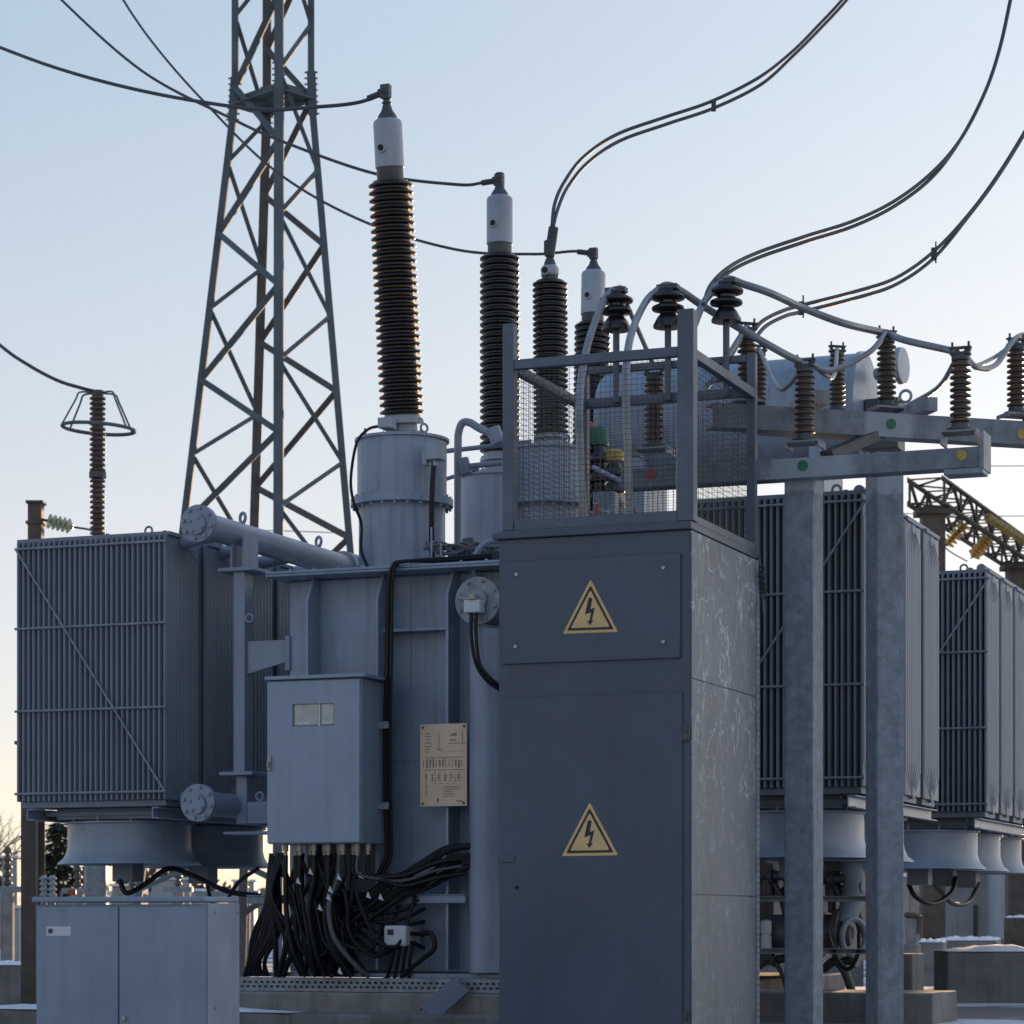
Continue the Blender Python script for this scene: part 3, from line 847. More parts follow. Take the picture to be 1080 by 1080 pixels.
for k in range(16):
    p = T.pv(606 + k * 8.5 + rr.uniform(-3, 3), 530, 15.35 * S + rr.uniform(0, 0.9))
    h_ = rr.uniform(0.12, 0.5); m_ = rr.choice(['white_dirty', 'pipe', 'iron', 'galv'])
    z0 = z_rim + 0.034
    if k % 4 == 0: mb = MB().tube(spline([(p.x, p.y, z0), (p.x, p.y, z0 + h_), (p.x + 0.08, p.y, z0 + h_ + 0.06), (p.x + 0.22, p.y + 0.05, z0 + h_ + 0.03)], 5), 0.016, 8)
    elif k % 4 == 1: mb = MB().lathe(sheds(h_, 0.03, 0.055, 5), (p.x, p.y, z0), n=14)
    elif k % 4 == 2: mb = MB().box(p.x - 0.05, p.x + 0.05, p.y - 0.04, p.y + 0.04, z0, z0 + h_ * 0.7).cyl((p.x, p.y, z0 + h_ * .7), (p.x, p.y, z0 + h_ * .7 + 0.08), 0.02, 10)
    else: mb = MB().lathe([(0.045, 0), (0.045, 0.02), (0.02, 0.03), (0.02, h_), (0.04, h_ + 0.01), (0.04, h_ + 0.035), (0.012, h_ + 0.05)], (p.x, p.y, z0), n=14)
    part(mb, ['vent_pipe', 'small_bushing', 'terminal_box', 'valve'][k % 4], 'porc2' if k % 4 == 1 else m_)
p = T.pv(628, 540, 15.5 * S)
part(MB().box(p.x - 0.02, p.x + 0.13, p.y, p.y + 0.1, z_rim + 0.034, p.z + 0.13), 'terminal_box', 'side', bevel=0.006)
p = T.pv(627, 545, 15.3 * S)
part(MB().cyl((p.x, p.y, z_rim + 0.034), (p.x + 0.02, p.y, p.z + 0.08), 0.014, 8), 'valve_lever', 'red')

# --- conservator
vc = 19.0 * S
cL = T.pv(640, 430, vc); cR = T.pv(918, 428, vc)
rc = 0.42; zc = T.pv(800, 382, vc).z - rc
Lc = cR.x - cL.x
prof = [(0.02, 0), (rc * 0.6, 0.01), (rc * 0.94, 0.025), (rc * 1.0, 0.06), (rc, Lc - 0.07), (rc * 1.03, Lc - 0.068), (rc * 1.03, Lc - 0.03), (rc * 0.96, Lc - 0.028), (rc * 0.6, Lc - 0.008), (0.02, Lc)]
mb = MB().lathe(prof, (cL.x, vc, zc), (1, 0, 0), 44)
cons = part(mb, 'conservator', 'tank', sharp=25)
mb = MB().lathe([(0.14, 0), (0.14, 0.02), (0.135, 0.04), (0.02, 0.045)], T.pv(948, 386, vc - 0.1), (1, -0.12, 0), 28)
mb.cyl(T.pv(951, 388, vc - 0.1), T.pv(925, 395, vc), 0.05, 12)
part(mb, 'oil_level_gauge', 'white_dirty', cons)
for u in (cL.x + 0.35, cR.x - 0.35):
    part(MB().box(u - 0.06, u + 0.06, vc - 0.3, vc + 0.3, z_rim + 0.032, zc - rc * 0.75), 'support_leg', 'tank', cons, bevel=0.006)
part(MB().torus(T.pv(955, 418, vc - 0.1), (0.1, 1, 0), 0.045, 0.012, 16, 6), 'lifting_eye', 'tank', cons)
part(MB().box(cR.x + 0.0, cR.x + 0.26, vc - 0.2, vc + 0.05, T.pv(945, 436, vc).z - 0.3, T.pv(945, 424, vc).z), 'bracket', 'iron', cons, bevel=0.006)

# --- oil pump under the right bank, long side clutter
zpmp = T.pv(860, 985, 15.6 * S).z
va = 15.7 * S
mb = MB()
uA, uB = T.pv(796, 985, va).x, T.pv(905, 985, va).x
mb.lathe([(0.05, 0), (0.10, 0.02), (0.125, 0.06), (0.125, 0.40), (0.15, 0.41), (0.15, 0.45), (0.125, 0.46), (0.125, 0.52), (0.16, 0.53), (0.16, 0.57), (0.09, 0.575), (0.07, 0.64)], (uA, va, zpmp), (1, 0, 0), 26)
pump = part(mb, 'oil_pump', 'iron')
mb = MB().torus((uB - 0.03, va, zpmp - 0.02), (1, -0.5, 0), 0.115, 0.02, 26, 8).torus((uB - 0.12, va, zpmp - 0.02), (1, -0.5, 0), 0.10, 0.014, 26, 8)
mb.tube(spline([(uB - 0.1, va, zpmp + 0.05), (uB - 0.05, va + 0.1, zpmp + 0.28), (uB - 0.1, va + 0.1, zpmp + 0.6)], 8), 0.07, 16)
part(mb, 'pump_pipe', 'rad')
for k, (px, py) in enumerate(((812, 925), (838, 935), (876, 928), (892, 938), (816, 1012), (884, 1014))):
    p = T.pv(px, py, va + 0.12)
    part(MB().tube(spline([p + Vector((-0.12, 0.1, -0.05)), p + Vector((-0.02, 0.02, 0.0)), p + Vector((0.06, 0, -0.10)), p + Vector((0.1, 0.05, -0.3))], 6), 0.03 if k % 2 else 0.018, 10), 'pump_pipe', 'iron')
    part(MB().lathe([(0.05, 0), (0.05, 0.03), (0.03, 0.035), (0.03, 0.1), (0.05, 0.105), (0.05, 0.13)], p, (1, -0.2, 0.1), 14), 'valve', 'iron')
mb = MB()
for y in (948, 1003):
    z = T.pv(860, y, va - 0.2).z
    mb.channel((UR0, va - 0.22, z), (UR1 - 0.12, va - 0.22, z), 0.05, 0.035, 0.006)
part(mb, 'pump_shelf', 'galv')
mb = MB()
for k in range(5):
    p = T.pv(812 + k * 22, 930, va + 0.15)
    part(MB().box(p.x - 0.05, p.x + 0.05, p.y, p.y + 0.12, p.z - 0.09, p.z + 0.07).cyl(p + Vector((0, 0, -.2)), p, 0.03, 10), 'valve', 'iron', bevel=0.004)
p = T.pv(808, 985, va - 0.15)
part(MB().lathe([(0.02, -0.11), (0.035, -0.1), (0.035, -0.012), (0.028, -0.008), (0.028, 0.0), (0.036, 0.004), (0.036, 0.08), (0.02, 0.09)], p, n=14), 'oil_filter', 'plastic')
droop([T.pv(873, 985, va - 0.2), T.pv(882, 1010, va - 0.25), T.pv(895, 1022, va - 0.25), T.pv(905, 1005, va - 0.25), T.pv(906, 985, va - 0.2)], 0.014, 'pump_cable')
mb = MB().box(tank_R + 0.002, tank_R + 0.80, VT + 2.4, VT + 6.4, z_bot + 0.02, z_bot + 0.80)  # dark box added to stand for the shade behind the pump
part(mb, 'shade_box', 'iron')

# ================================================================== CONTROL CABINET hung on the tank front
VB = VT - 0.36
q0 = T.pv(281, 718, VB); q1 = T.pv(380, 889, VB)
cc = thing('control_cabinet', 'blue grey control cabinet with a small meter window hung on the transformer tank', 'cabinet', (q0.x, VB, q1.z))
body = MB().box(q0.x, q1.x, VB + 0.02, VT + 0.01, q1.z, q0.z).build('body', 'box', cc, bevel=0.006)
mb = MB().box(q0.x - 0.01, q1.x + 0.035, VB - 0.012, VT + 0.02, q0.z + 0.003, q0.z + 0.026)
mb.build('roof_plate', 'box', cc, bevel=0.004)
wL, wR, wT, wB = T.pv(308.5, 742, VB), T.pv(352.5, 742, VB), T.pv(330, 742, VB).z, T.pv(330, 766, VB).z
dz0, dz1, du0, du1 = q1.z + 0.008, q0.z - 0.012, q0.x + 0.006, q1.x - 0.006
mb = MB()
mb.box(du0, wL.x, VB, VB + 0.0185, dz0, dz1).box(wR.x, du1, VB, VB + 0.0185, dz0, dz1)
mb.box(wL.x, wR.x, VB, VB + 0.0185, dz0, wB).box(wL.x, wR.x, VB, VB + 0.0185, wT, dz1)
door = mb.build('door', 'box', cc)
mb = MB().box(wL.x, wR.x, VB + 0.012, VB + 0.017, wB, wT)
win = mb.build('meter_window', 'window', cc)
mb = MB()
wm = wL.x + (wR.x - wL.x) * 0.64
mb.box(wL.x + 0.012, wm - 0.01, VB + 0.009, VB + 0.0115, wB + 0.012, wT - 0.006).box(wm + 0.012, wR.x - 0.008, VB + 0.009, VB + 0.0115, wB + 0.012, wT - 0.006)
mb.build('meter', 'meter', win)
mb = MB().box(wL.x + 0.03, wL.x + 0.12, VB + 0.006, VB + 0.0085, wB + 0.012, wB + 0.03).box(wR.x - 0.09, wR.x - 0.015, VB + 0.006, VB + 0.0085, wB + 0.012, wB + 0.03)
mb.box(wm - 0.006, wm + 0.006, VB + 0.004, VB + 0.009, wB, wT)
mb.build('meter_label', 'plastic', win)
hc = T.pv(284.5, 805, VB)
mb = MB().box(hc.x - 0.013, hc.x + 0.013, VB - 0.014, VB - 0.001, hc.z - 0.045, hc.z + 0.045).cyl((hc.x, VB - 0.03, hc.z), (hc.x, VB - 0.012, hc.z), 0.009, 8).box(hc.x - .006, hc.x + .006, VB - .034, VB - .026, hc.z - .03, hc.z + .01)
mb.build('handle', 'bolt', door, bevel=0.003)
glands = []
for k in range(12):
    gx = q0.x + 0.085 + k * (q1.x - q0.x - 0.10) / 11
    gv = VB + 0.10 + 0.05 * (k % 2)
    mb = MB().cyl((gx, gv, q1.z - 0.045), (gx, gv, q1.z - 0.001), 0.019, 8).cyl((gx, gv, q1.z - 0.075), (gx, gv, q1.z - 0.046), 0.014, 8)
    mb.build('cable_gland', 'brass', cc)
    glands.append(Vector((gx, gv, q1.z - 0.07)))

# cables from the glands
zfloor = T.pv(330, 1029, VT).z
rr = random.Random(5)
for k, gpt in enumerate(glands):
    r_ = 0.014 + 0.005 * rr.random()
    if k < 9:
        ex = gpt.x + rr.uniform(-0.05, 0.08)
        sway = rr.uniform(-0.08, 0.08)
        pts = [gpt, gpt + Vector((0.0, 0, -0.15)), Vector((gpt.x - 0.05 + sway, gpt.y + 0.02, gpt.z - 0.36)), Vector((gpt.x - 0.02 + sway, gpt.y + 0.05, gpt.z - 0.6)), Vector((ex + 0.04, gpt.y + 0.12, zfloor))]
        lab = 'black control cable dropping from the control cabinet glands to the base rail'; m_ = 'black'
        if k == 7:
            pts = [gpt, gpt + Vector((0, -0.02, -0.14)), gpt + Vector((-0.045, -0.05, -0.32)), gpt + Vector((-0.01, -0.05, -0.52)), gpt + Vector((0.11, 0.02, -0.70)), Vector((gpt.x + 0.16, gpt.y + 0.1, zfloor))]
            m_ = 'cgrey'; r_ = 0.016; lab = 'grey control cable dropping in an S bend in front of the black ones'
    else:
        e = T.pv(492, 905 + 8 * (k - 9), VT - 0.02)
        pts = [gpt, gpt + Vector((0.01, 0, -0.12)), T.pv(405 + 3 * k - 27, 925 + 3 * (k - 9), VT - 0.18), T.pv(430, 922 + 6 * (k - 9), VT - 0.14), T.pv(460, 910 + 8 * (k - 9), VT - 0.09), e]
        m_ = 'cgrey' if k == 10 else 'black'; r_ = 0.010 if k == 10 else r_
        lab = ('thin grey cable sagging from the control cabinet towards the upright oil pipe' if k == 10 else 'black cable sagging from the control cabinet glands towards the upright oil pipe')
    single(MB().tube(spline(pts, 9), r_, 8), 'control_cable', lab, 'cable', m_, pts[-1],
           group='control cables hanging under the control cabinet')
# extra bundles of cable
rr = random.Random(9)
for k in range(14):
    o_ = rr.uniform(-7, 7)
    pts = [T.pv(294 + 6 * k + o_, 900, VT - 0.12), T.pv(288 + 6 * k + o_ * 2, 945, VT - 0.14 - 0.03 * (k % 3)), T.pv(290 + 6 * k - o_, 990, VT - 0.1 - 0.02 * (k % 4)), T.pv(292 + 7 * k + o_, 1029, VT - 0.03)]
    single(MB().tube(spline(pts, 8), 0.016 + 0.005 * rr.random(), 8), 'control_cable', 'black cable of the dense bundle behind the hanging control cables', 'cable', 'black', pts[-1], group='bundled cables behind')
for k in range(10):
    j = lambda a: rr.uniform(-a, a)
    y = rr.uniform(0, 32)
    pts = [T.pv(338 + 5 * k + j(6), 930 + 6 * k + j(6), VT - 0.06), T.pv(370 + j(8), 946 + 3.5 * k + j(8), VT - 0.10 - 0.02 * (k % 3)), T.pv(410 + j(8), 932 + y * 0.9 + j(6), VT - 0.09), T.pv(446 + j(6), 911 + y + j(4), VT - 0.06 - 0.02 * (k % 2)), T.pv(472 + j(4), 896 + y * 0.9 + j(2), VT - 0.03), T.pv(497, 891 + y * 0.8, VT - 0.03)]
    single(MB().tube(spline(pts, 8), 0.011 + 0.009 * rr.random(), 8), 'control_cable', 'thick black cable of the bundle rising to the right along the tank', 'cable', 'black', pts[0], group='rising cable bundle')
for k in range(5):
    j = lambda a: rr.uniform(-a, a)
    x0 = 300 + 17 * k
    pts = [T.pv(x0 + j(4), 905, VT - 0.2), T.pv(x0 + 14 + j(5), 945 + j(8), VT - 0.22), T.pv(x0 + 26 + j(8), 985 + j(10), VT - 0.2), T.pv(x0 + 48 + j(10), 1004 + j(6), VT - 0.16), T.pv(x0 + 62 + j(8), 985 + j(10), VT - 0.1), T.pv(x0 + 70, 950 + j(10), VT - 0.03)]
    single(MB().tube(spline(pts, 8), 0.011 + 0.004 * rr.random(), 8), 'control_cable', 'black cable making a loose hanging loop in front of the tank foot', 'cable', 'black', pts[0], group='loose cable loops')
for k in range(9):
    j_ = rr.uniform(-3, 3)
    pts = [T.pv(287 + 1.5 * k + j_, 900 + 3 * k, VT - 0.05), T.pv(284 + k + j_, 925, VT - 0.06 - 0.03 * (k % 3)), T.pv(279 + 2.2 * k - j_, 955, VT - 0.10), T.pv(268 + 3 * k + j_, 985, VT - 0.09), T.pv(262 + 2.4 * k - j_, 1012, VT - 0.06), T.pv(258 + 3 * k, 1029, VT - 0.02)]
    single(MB().tube(spline(pts, 8), 0.012 + 0.006 * rr.random(), 8), 'control_cable', 'black cable fanning down to the left from behind the control cabinet', 'cable', 'black', pts[-1], group='fanned cables')
for k in range(5):
    y = 950 + 9 * k
    pts = [T.pv(372, y, VT - 0.03), T.pv(400, y + 12 + 2 * k, VT - 0.08), T.pv(430, y + 8, VT - 0.05), T.pv(448, y - 6 + 5 * k, VT + 0.02)]
    single(MB().tube(spline(pts, 8), 0.013, 8), 'control_cable', 'slack black cable drooping across the foot of the tank', 'cable', 'black', pts[0], group='slack cables on the tank foot')
# pale cable tags and snow scraps lying on the cables
for px, py in ((325, 921), (312, 931), (344, 948), (378, 925), (386, 946), (399, 948), (335, 959), (355, 927), (346, 940), (356, 1026)):
    c = T.pv(px, py, VB + 0.03 if px < 370 else VT - 0.25)
    mb = MB().prism([c, c + Vector((0.035, 0.0, -0.012)), c + Vector((0.012, 0.0, 0.035))], (0, 0.004, 0))
    single(mb, 'cable_tag', 'small pale cable tag tied among the black cables under the control cabinet', 'tag', 'plastic', c, group='cable tags')
# white sensor box
c0, c1 = T.pv(404.5, 976, VT - 0.12), T.pv(428, 998, VT - 0.12)
mb = MB().box(c0.x, c1.x, VT - 0.12, VT + 0.13, c1.z, c0.z)
jb = thing('junction_box', 'small white junction box with a dark window among cables at the tank foot', 'box', (c0.x, VT - 0.12, c1.z))
mb.build('body', 'plastic', jb, bevel=0.014)
mb = MB().box(c0.x + 0.028, c0.x + 0.068, VT - 0.126, VT - 0.1205, c0.z - 0.06, c0.z - 0.025)
mb.build('window', 'signblk', jb)
for k in range(4):
    pts = [Vector((c0.x + 0.03 + 0.045 * k, VT - 0.03, c1.z + 0.005)), Vector((c0.x + 0.03 + 0.04 * k, VT - 0.04, c1.z - 0.06)), Vector((c0.x - 0.02 + 0.05 * k, VT - 0.02, zfloor - 0.01))]
    single(MB().tube(spline(pts, 6), 0.012, 8), 'control_cable', 'short black cable dropping from the white junction box', 'cable', 'black', pts[-1], group='cables of the white junction box')
pts = [T.pv(443, 985, VT - 0.02), T.pv(455, 985, VT - 0.05), T.pv(458, 1000, VT - 0.05), T.pv(445, 1012, VT - 0.04), T.pv(425, 1028, VT - 0.02)]
single(MB().tube(spline(pts, 8), 0.016, 8), 'control_cable', 'black cable looping from the right side of the white junction box', 'cable', 'black', pts[-1])
# riser bundle on the tank front
for k in range(4):
    o_ = 2.2 * k
    pts = [T.pv(520, 588 - k, VT + 0.05), T.pv(470, 592 - k, VT + 0.0), T.pv(425 + o_, 592, VT - 0.03), T.pv(413 + o_ * 0.7, 598, VT - 0.06), T.pv(409 + o_ * 0.8, 625, VT - 0.06), T.pv(407 + o_, 700, VT - 0.05), T.pv(405.5 + o_, 770, VT - 0.04), T.pv(406 + o_, 850, VT - 0.03), T.pv(407 + o_, 900, VT - 0.03), T.pv(398 + o_, 922, VT - 0.06)]
    pts = [p + Vector((0, -0.012 * (k % 2), 0)) for p in pts]
    single(MB().tube(spline(pts, 8), 0.0105, 8), 'riser_cable', 'black cable climbing the tank front right beside the control cabinet', 'cable', 'black', pts[-1], group='riser cables on the tank')
for py in (765, 850):
    c = T.pv(404, py, VT - 0.05)
    mb = MB().box(c.x - 0.035, c.x + 0.05, c.y - 0.03, c.y - 0.018, c.z - 0.022, c.z + 0.022)
    mb.box(c.x - 0.035, c.x - 0.02, c.y - 0.03, VT + 0.15, c.z - 0.02, c.z + 0.02)
    single(mb, 'cable_clamp', 'upper galvanised clamp gripping the riser cables' if py == 765 else 'lower galvanised clamp gripping the riser cables', 'clamp', 'galv', c)
# sensor cables down from the flange
for k in range(2):
    pts = [T.pv(497 + 5 * k, 645, VT - 0.14), T.pv(497 + 5 * k, 670, VT - 0.15), T.pv(502 + 4 * k, 700, VT - 0.16), T.pv(514 + 3 * k, 718 - 3 * k, VT - 0.14), T.pv(528, 728 - 4 * k, VT - 0.1)]
    single(MB().tube(spline(pts, 8), 0.012, 8), 'sensor_cable', 'thin black cable curving from the round flange down behind the dark cabinet', 'cable', 'black', pts[0], group='flange sensor cables')

# ================================================================== FOUNDATION
zf = T.pv(405, 1047, VT - 0.1).z
mb = MB().box(tank_L - 0.9, tank_R + 0.12, VT - 0.12, VT + 7.2, 0.0, zf)
fd = thing('concrete_foundation', 'stained concrete foundation block under the transformer base rail', 'foundation', (tank_L + 1, VT, 0))
mb.build('block', 'concrete', fd, bevel=0.015)
pvf = VT - 0.1
pu1 = T.pv(984, 1030, pvf).x; pv1 = T.pu(1006, 1030, pu1).y
fd2 = thing('concrete_plinth', 'concrete plinth with a sunlit patch on top running behind both grey columns', 'plinth', (tank_R + 1, pvf, 0))
MB().box(tank_R + 0.122, pu1, pvf, pv1 + 0.1, 0.0, zf + 0.03).build('block', 'concrete2', fd2, bevel=0.012)
ap = MB().box(1.0, 40, 15.2, 24.5, 0.02, 0.40).build('concrete_pavement', 'ground'); ap['kind'] = 'structure'
# base rail with two rows of holes: web strips and posts
zra, zrb = T.pv(405, 1032, VT - 0.1).z, zf + 0.004
mb = MB()
uS, uE = T.pv(246, 1040, VT).x, T.pv(560, 1040, VT).x
hR = zra - zrb
mb.box(uS, uE, VT - 0.10, VT + 0.05, zra - 0.008, zra)
mb.box(uS, uE, VT - 0.10, VT - 0.09, zrb, zrb + hR * 0.25).box(uS, uE, VT - 0.10, VT - 0.09, zrb + hR * 0.42, zrb + hR * 0.58).box(uS, uE, VT - 0.10, VT - 0.09, zra - hR * 0.25, zra - 0.008)
k = uS
while k < uE:
    mb.box(k, k + 0.020, VT - 0.0995, VT - 0.0905, zrb + hR * 0.25, zrb + hR * 0.42)
    mb.box(k + 0.016, k + 0.036, VT - 0.0995, VT - 0.0905, zrb + hR * 0.58, zra - hR * 0.25)
    k += 0.042
mb.box(uS, uE, VT - 0.02, VT - 0.01, zrb, zra - 0.009)
o = single(mb, 'base_rail', 'perforated galvanised cable tray lying on the concrete under the tank', 'cable tray', 'galv', (uS, VT, zrb))
mb = MB()
pA, pB = T.pv(487, 1037, VT - 0.16), T.pv(452, 1069, VT - 0.42)
mb.channel(pA, pB, 0.05, 0.13, 0.012, up=(0.1, 0.9, 1))
single(mb, 'steel_channel', 'blue grey steel channel leaning down from the cable tray to the kerb', 'steel channel', 'rad', pB, bevel=0.003)

# pit kerb with snow on it
zk = T.pv(400, 1070, 13.95 * S).z
kb = thing('pit_kerb', 'low concrete kerb with a strip of snow in front of the transformer', 'kerb', (-7, 13.95 * S, 0))
MB().box(-11.5, T.pv(523, 1000, 13.95 * S).x + 0.3, 13.95 * S, 13.95 * S + 0.2, 0, zk).build('block', 'concrete2', kb, bevel=0.02)


def snow_strip(u0, u1, v0, v1, z, hmax, seed, nu=40, nv=5, edge=0.3):
    rr = random.Random(seed); mb = MB()
    ph = [rr.uniform(0, 6) for _ in range(4)]
    top = {}
    for i in range(nu + 1):
        for j in range(nv + 1):
            fu, fv = i / nu, j / nv
            w_ = min(1, min(fu, 1 - fu) / 0.08) ** 0.5 * min(1, min(fv, 1 - fv) / edge) ** 0.6 if 0 < fu < 1 and 0 < fv < 1 else 0
            nse = 0.7 + 0.2 * sin(fu * 23 + ph[0]) + 0.15 * sin(fu * 57 + ph[1] + fv * 4) + rr.uniform(-0.1, 0.1)
            dv = (sin(fu * 31 + ph[2]) * 0.012 + rr.uniform(-0.006, 0.006)) if j in (0, nv) else 0
            top[i, j] = len(mb.v); mb.v.append(Vector((u0 + (u1 - u0) * fu, v0 + (v1 - v0) * fv + dv, z + 0.003 + hmax * w_ * max(0.1, nse))))
    for i in range(nu):
        for j in range(nv):
            mb.f.append((top[i, j], top[i + 1, j], top[i + 1, j + 1], top[i, j + 1]))
    return mb


snow_strip(-11.5, T.pv(310, 1066, 14 * S).x, 13.95 * S - 0.005, 13.95 * S + 0.2, zk, 0.03, 1).build('snow', 'snow', kb)

# ================================================================== DARK SWITCH CABINET with cage
CV0 = 12.92
cornR = T.pv(729, 551, CV0); cornL = T.pv(526, 551, CV0)
CU0, CU1 = cornL.x, cornR.x
CV1 = T.pu(799, 590, CU1).y
CZ = cornR.z
sw = thing('switch_cabinet', 'tall dark grey switch cabinet with two warning triangles and a wire cage on top', 'cabinet', ((CU0 + CU1) / 2, (CV0 + CV1) / 2, 0))
MB().box(CU0, CU1 - 0.004, CV0 + 0.004, CV1, 0.0, CZ - 0.035).build('body', 'dark', sw, bevel=0.004)
# roof lip
mb = MB().box(CU0 - 0.03, CU1 + 0.006, CV0 - 0.022, CV1 + 0.01, CZ - 0.034, CZ - 0.002)
mb.build('roof_lip', 'dark', sw, bevel=0.004)
mb = MB().box(CU0 - 0.004, CU1 + 0.0, CV0 - 0.004, CV1, CZ - 0.0015, CZ + 0.008)
mb.build('roof_plate', 'frame', sw)
# side panels (streaked)
z1s, z2s = T.pv(729, 716, CV0).z, T.pv(729, 944, CV0).z
for za_, zb_ in ((z1s + 0.006, CZ - 0.04), (z2s + 0.006, z1s), (0.02, z2s)):
    MB().box(CU1 - 0.003, CU1 + 0.003, CV0 + 0.004, CV1 - 0.05, za_, zb_).build('side_panel', 'side', sw)
mb = MB().box(CU1 - 0.003, CU1 + 0.010, CV1 - 0.045, CV1 + 0.005, 0.0, CZ - 0.04)
zz = 0.05
while zz < CZ - 0.25:
    mb.box(CU1 + 0.0102, CU1 + 0.016, CV1 - 0.03, CV1 - 0.018, zz, zz + 0.012); zz += 0.035
mb.build('edge_strip', 'galv', sw)
mb = MB()
for k in range(5):
    p = Vector((CU1 + 0.02, CV1 - 0.02 + 0.01 * k, CZ - 0.1 - 0.03 * k))
    mb.torus(p, (0.3, 1, 0.2 * k - 0.4), 0.03, 0.006, 12, 6)
mb.cyl((CU1 + 0.012, CV1 - 0.01, CZ - 0.02), (CU1 + 0.03, CV1 + 0.02, CZ - 0.35), 0.006, 6)
mb.build('tie_wire', 'iron', sw)
# upper cover panel
pT = T.pv(530, 593, CV0); pBt = T.pv(718, 694, CV0)
mb = MB().box(pT.x, pBt.x, CV0 - 0.014, CV0 + 0.003, pBt.z, pT.z)
panel = mb.build('cover_panel', 'dark', sw, bevel=0.004)
for px, py in ((545, 606), (700, 599), (544, 682), (700, 677)):
    c = T.pv(px, py, CV0 - 0.014)
    MB().cyl(c, c + Vector((0, -0.010, 0)), 0.010, 8).build('bolt', 'bolt', panel)
# door
dT = T.pv(527, 736, CV0)
mb = MB().box(CU0 + 0.008, T.pv(720, 736, CV0).x, CV0 - 0.008, CV0 + 0.003, 0.12, dT.z)
swd = mb.build('door', 'dark', sw, bevel=0.004)
for z in (T.pv(724, 773, CV0).z, 0.5):
    c = Vector((T.pv(723.5, 773, CV0).x, CV0 - 0.012, z))
    mb = MB().cyl(c + Vector((0, 0, -0.04)), c + Vector((0, 0, -0.003)), 0.012, 10).cyl(c + Vector((0, 0, 0.003)), c + Vector((0, 0, 0.04)), 0.012, 10).box(c.x - 0.022, c.x + 0.022, c.y, c.y + 0.011, c.z - 0.04, c.z + 0.04)
    mb.build('hinge', 'iron', swd)
c = T.pv(545, 936, CV0 - 0.008)
MB().cyl(c, c + Vector((0, -0.004, 0)), 0.011, 12).build('keyhole', 'black', swd)
c = T.pv(533, 906, CV0 - 0.01)
MB().box(c.x - 0.04, c.x + 0.05, c.y - 0.006, c.y + 0.004, c.z - 0.018, c.z + 0.018).build('latch', 'dark', swd, bevel=0.003)


# warning triangles
def tri(pa, pb, pc, v, t, name, m, parent, inset=0.0):
    P = [Vector(pa), Vector(pb), Vector(pc)]
    cen = (P[0] + P[1] + P[2]) / 3
    mb = MB()
    pts = []
    for i in range(3):
        p, a_, b_ = P[i], P[i - 1], P[(i + 1) % 3]
        p = cen + (p - cen) * (1 - inset)
        da = ((cen + (a_ - cen) * (1 - inset)) - p).normalized(); db = ((cen + (b_ - cen) * (1 - inset)) - p).normalized()
        for f_ in (0.0,): pts += [p + da * 0.006, p + db * 0.006]
    mb.prism([Vector((q.x, v, q.z)) for q in pts], (0, -t, 0))
    return mb.build(name, m, parent)


for v_, apex, bl, br in ((CV0 - 0.0145, (623, 611), (593.5, 668.5), (652, 666.5)), (CV0 - 0.0085, (622, 846), (592.5, 903), (652, 902))):
    A_, B_, C_ = (T.pv(*q, v_) for q in (apex, bl, br))
    par = panel if apex[1] < 700 else swd
    sg = tri(A_, B_, C_, v_, 0.0015, 'warning_sign', 'sign', sw)
    tri(A_, B_, C_, v_ - 0.0015, 0.0008, 'border', 'signblk', sg, 0.16)
    tri(A_, B_, C_, v_ - 0.0023, 0.0008, 'inner_face', 'sign', sg, 0.30)
    bolt = [(0.47, 0.36), (0.56, 0.37), (0.535, 0.545), (0.60, 0.555), (0.545, 0.80), (0.575, 0.80), (0.50, 0.90), (0.445, 0.795), (0.485, 0.80), (0.51, 0.625), (0.395, 0.625)]
    wv = C_ - B_; hv = A_ - (B_ + C_) / 2
    pts = [B_ + wv * x + hv * (1 - y) for x, y in [(0.47, 0.34), (0.535, 0.35), (0.505, 0.555), (0.585, 0.53), (0.528, 0.77), (0.560, 0.765), (0.495, 0.86), (0.445, 0.775), (0.485, 0.775), (0.515, 0.62), (0.405, 0.655)]]
    MB().prism([Vector((p.x, v_ - 0.0031, p.z)) for p in pts], (0, -0.0008, 0)).build('lightning_bolt', 'signblk', sg)

# cage
zpl = T.pv(536, 341, CV0).z; zpr = T.pv(730, 325, CV0).z
zrl = T.pv(630, 377, CV0).z
zb_low = CZ + 0.06
zback = T.pv(705, 421, CV1).z; zback2 = T.pv(705, 386, CV1).z
pw = 0.062
mb = MB().box(CU0 + 0.02, CU0 + 0.02 + pw, CV0, CV0 + pw, CZ + 0.01, zpl)
mb.build('cage_post', 'frame', sw, bevel=0.004)
MB().box(CU1 - pw - 0.012, CU1 + 0.012, CV0 - 0.004, CV0 + pw + 0.01, CZ + 0.01, zpr).build('cage_post', 'frame', sw, bevel=0.004)
MB().box(CU1 - pw * 0.8, CU1, CV1 - pw * 0.8, CV1, CZ + 0.01, T.pv(797, 374, CV1).z).build('cage_post', 'frame', sw, bevel=0.004)
MB().box(CU0 + 0.02, CU0 + 0.02 + pw * 0.8, CV1 - pw * 0.8, CV1, CZ + 0.01, zback + 0.2).build('cage_post', 'frame', sw, bevel=0.004)
rl = []
uL_, uR_ = CU0 + 0.02 + pw + 0.001, CU1 - pw - 0.013
h = 0.05
rl.append(((uL_, CV0 + 0.004, zrl - h / 2), (uR_, CV0 + 0.05, zrl + h / 2)))
rl.append(((uL_, CV0 + 0.004, CZ + 0.009), (uR_, CV0 + 0.05, CZ + 0.065)))
rl.append(((CU1 - 0.045, CV0 + pw + 0.011, zrl - h / 2), (CU1 - 0.002, CV1 - pw * 0.8 - 0.001, zrl + h / 2)))
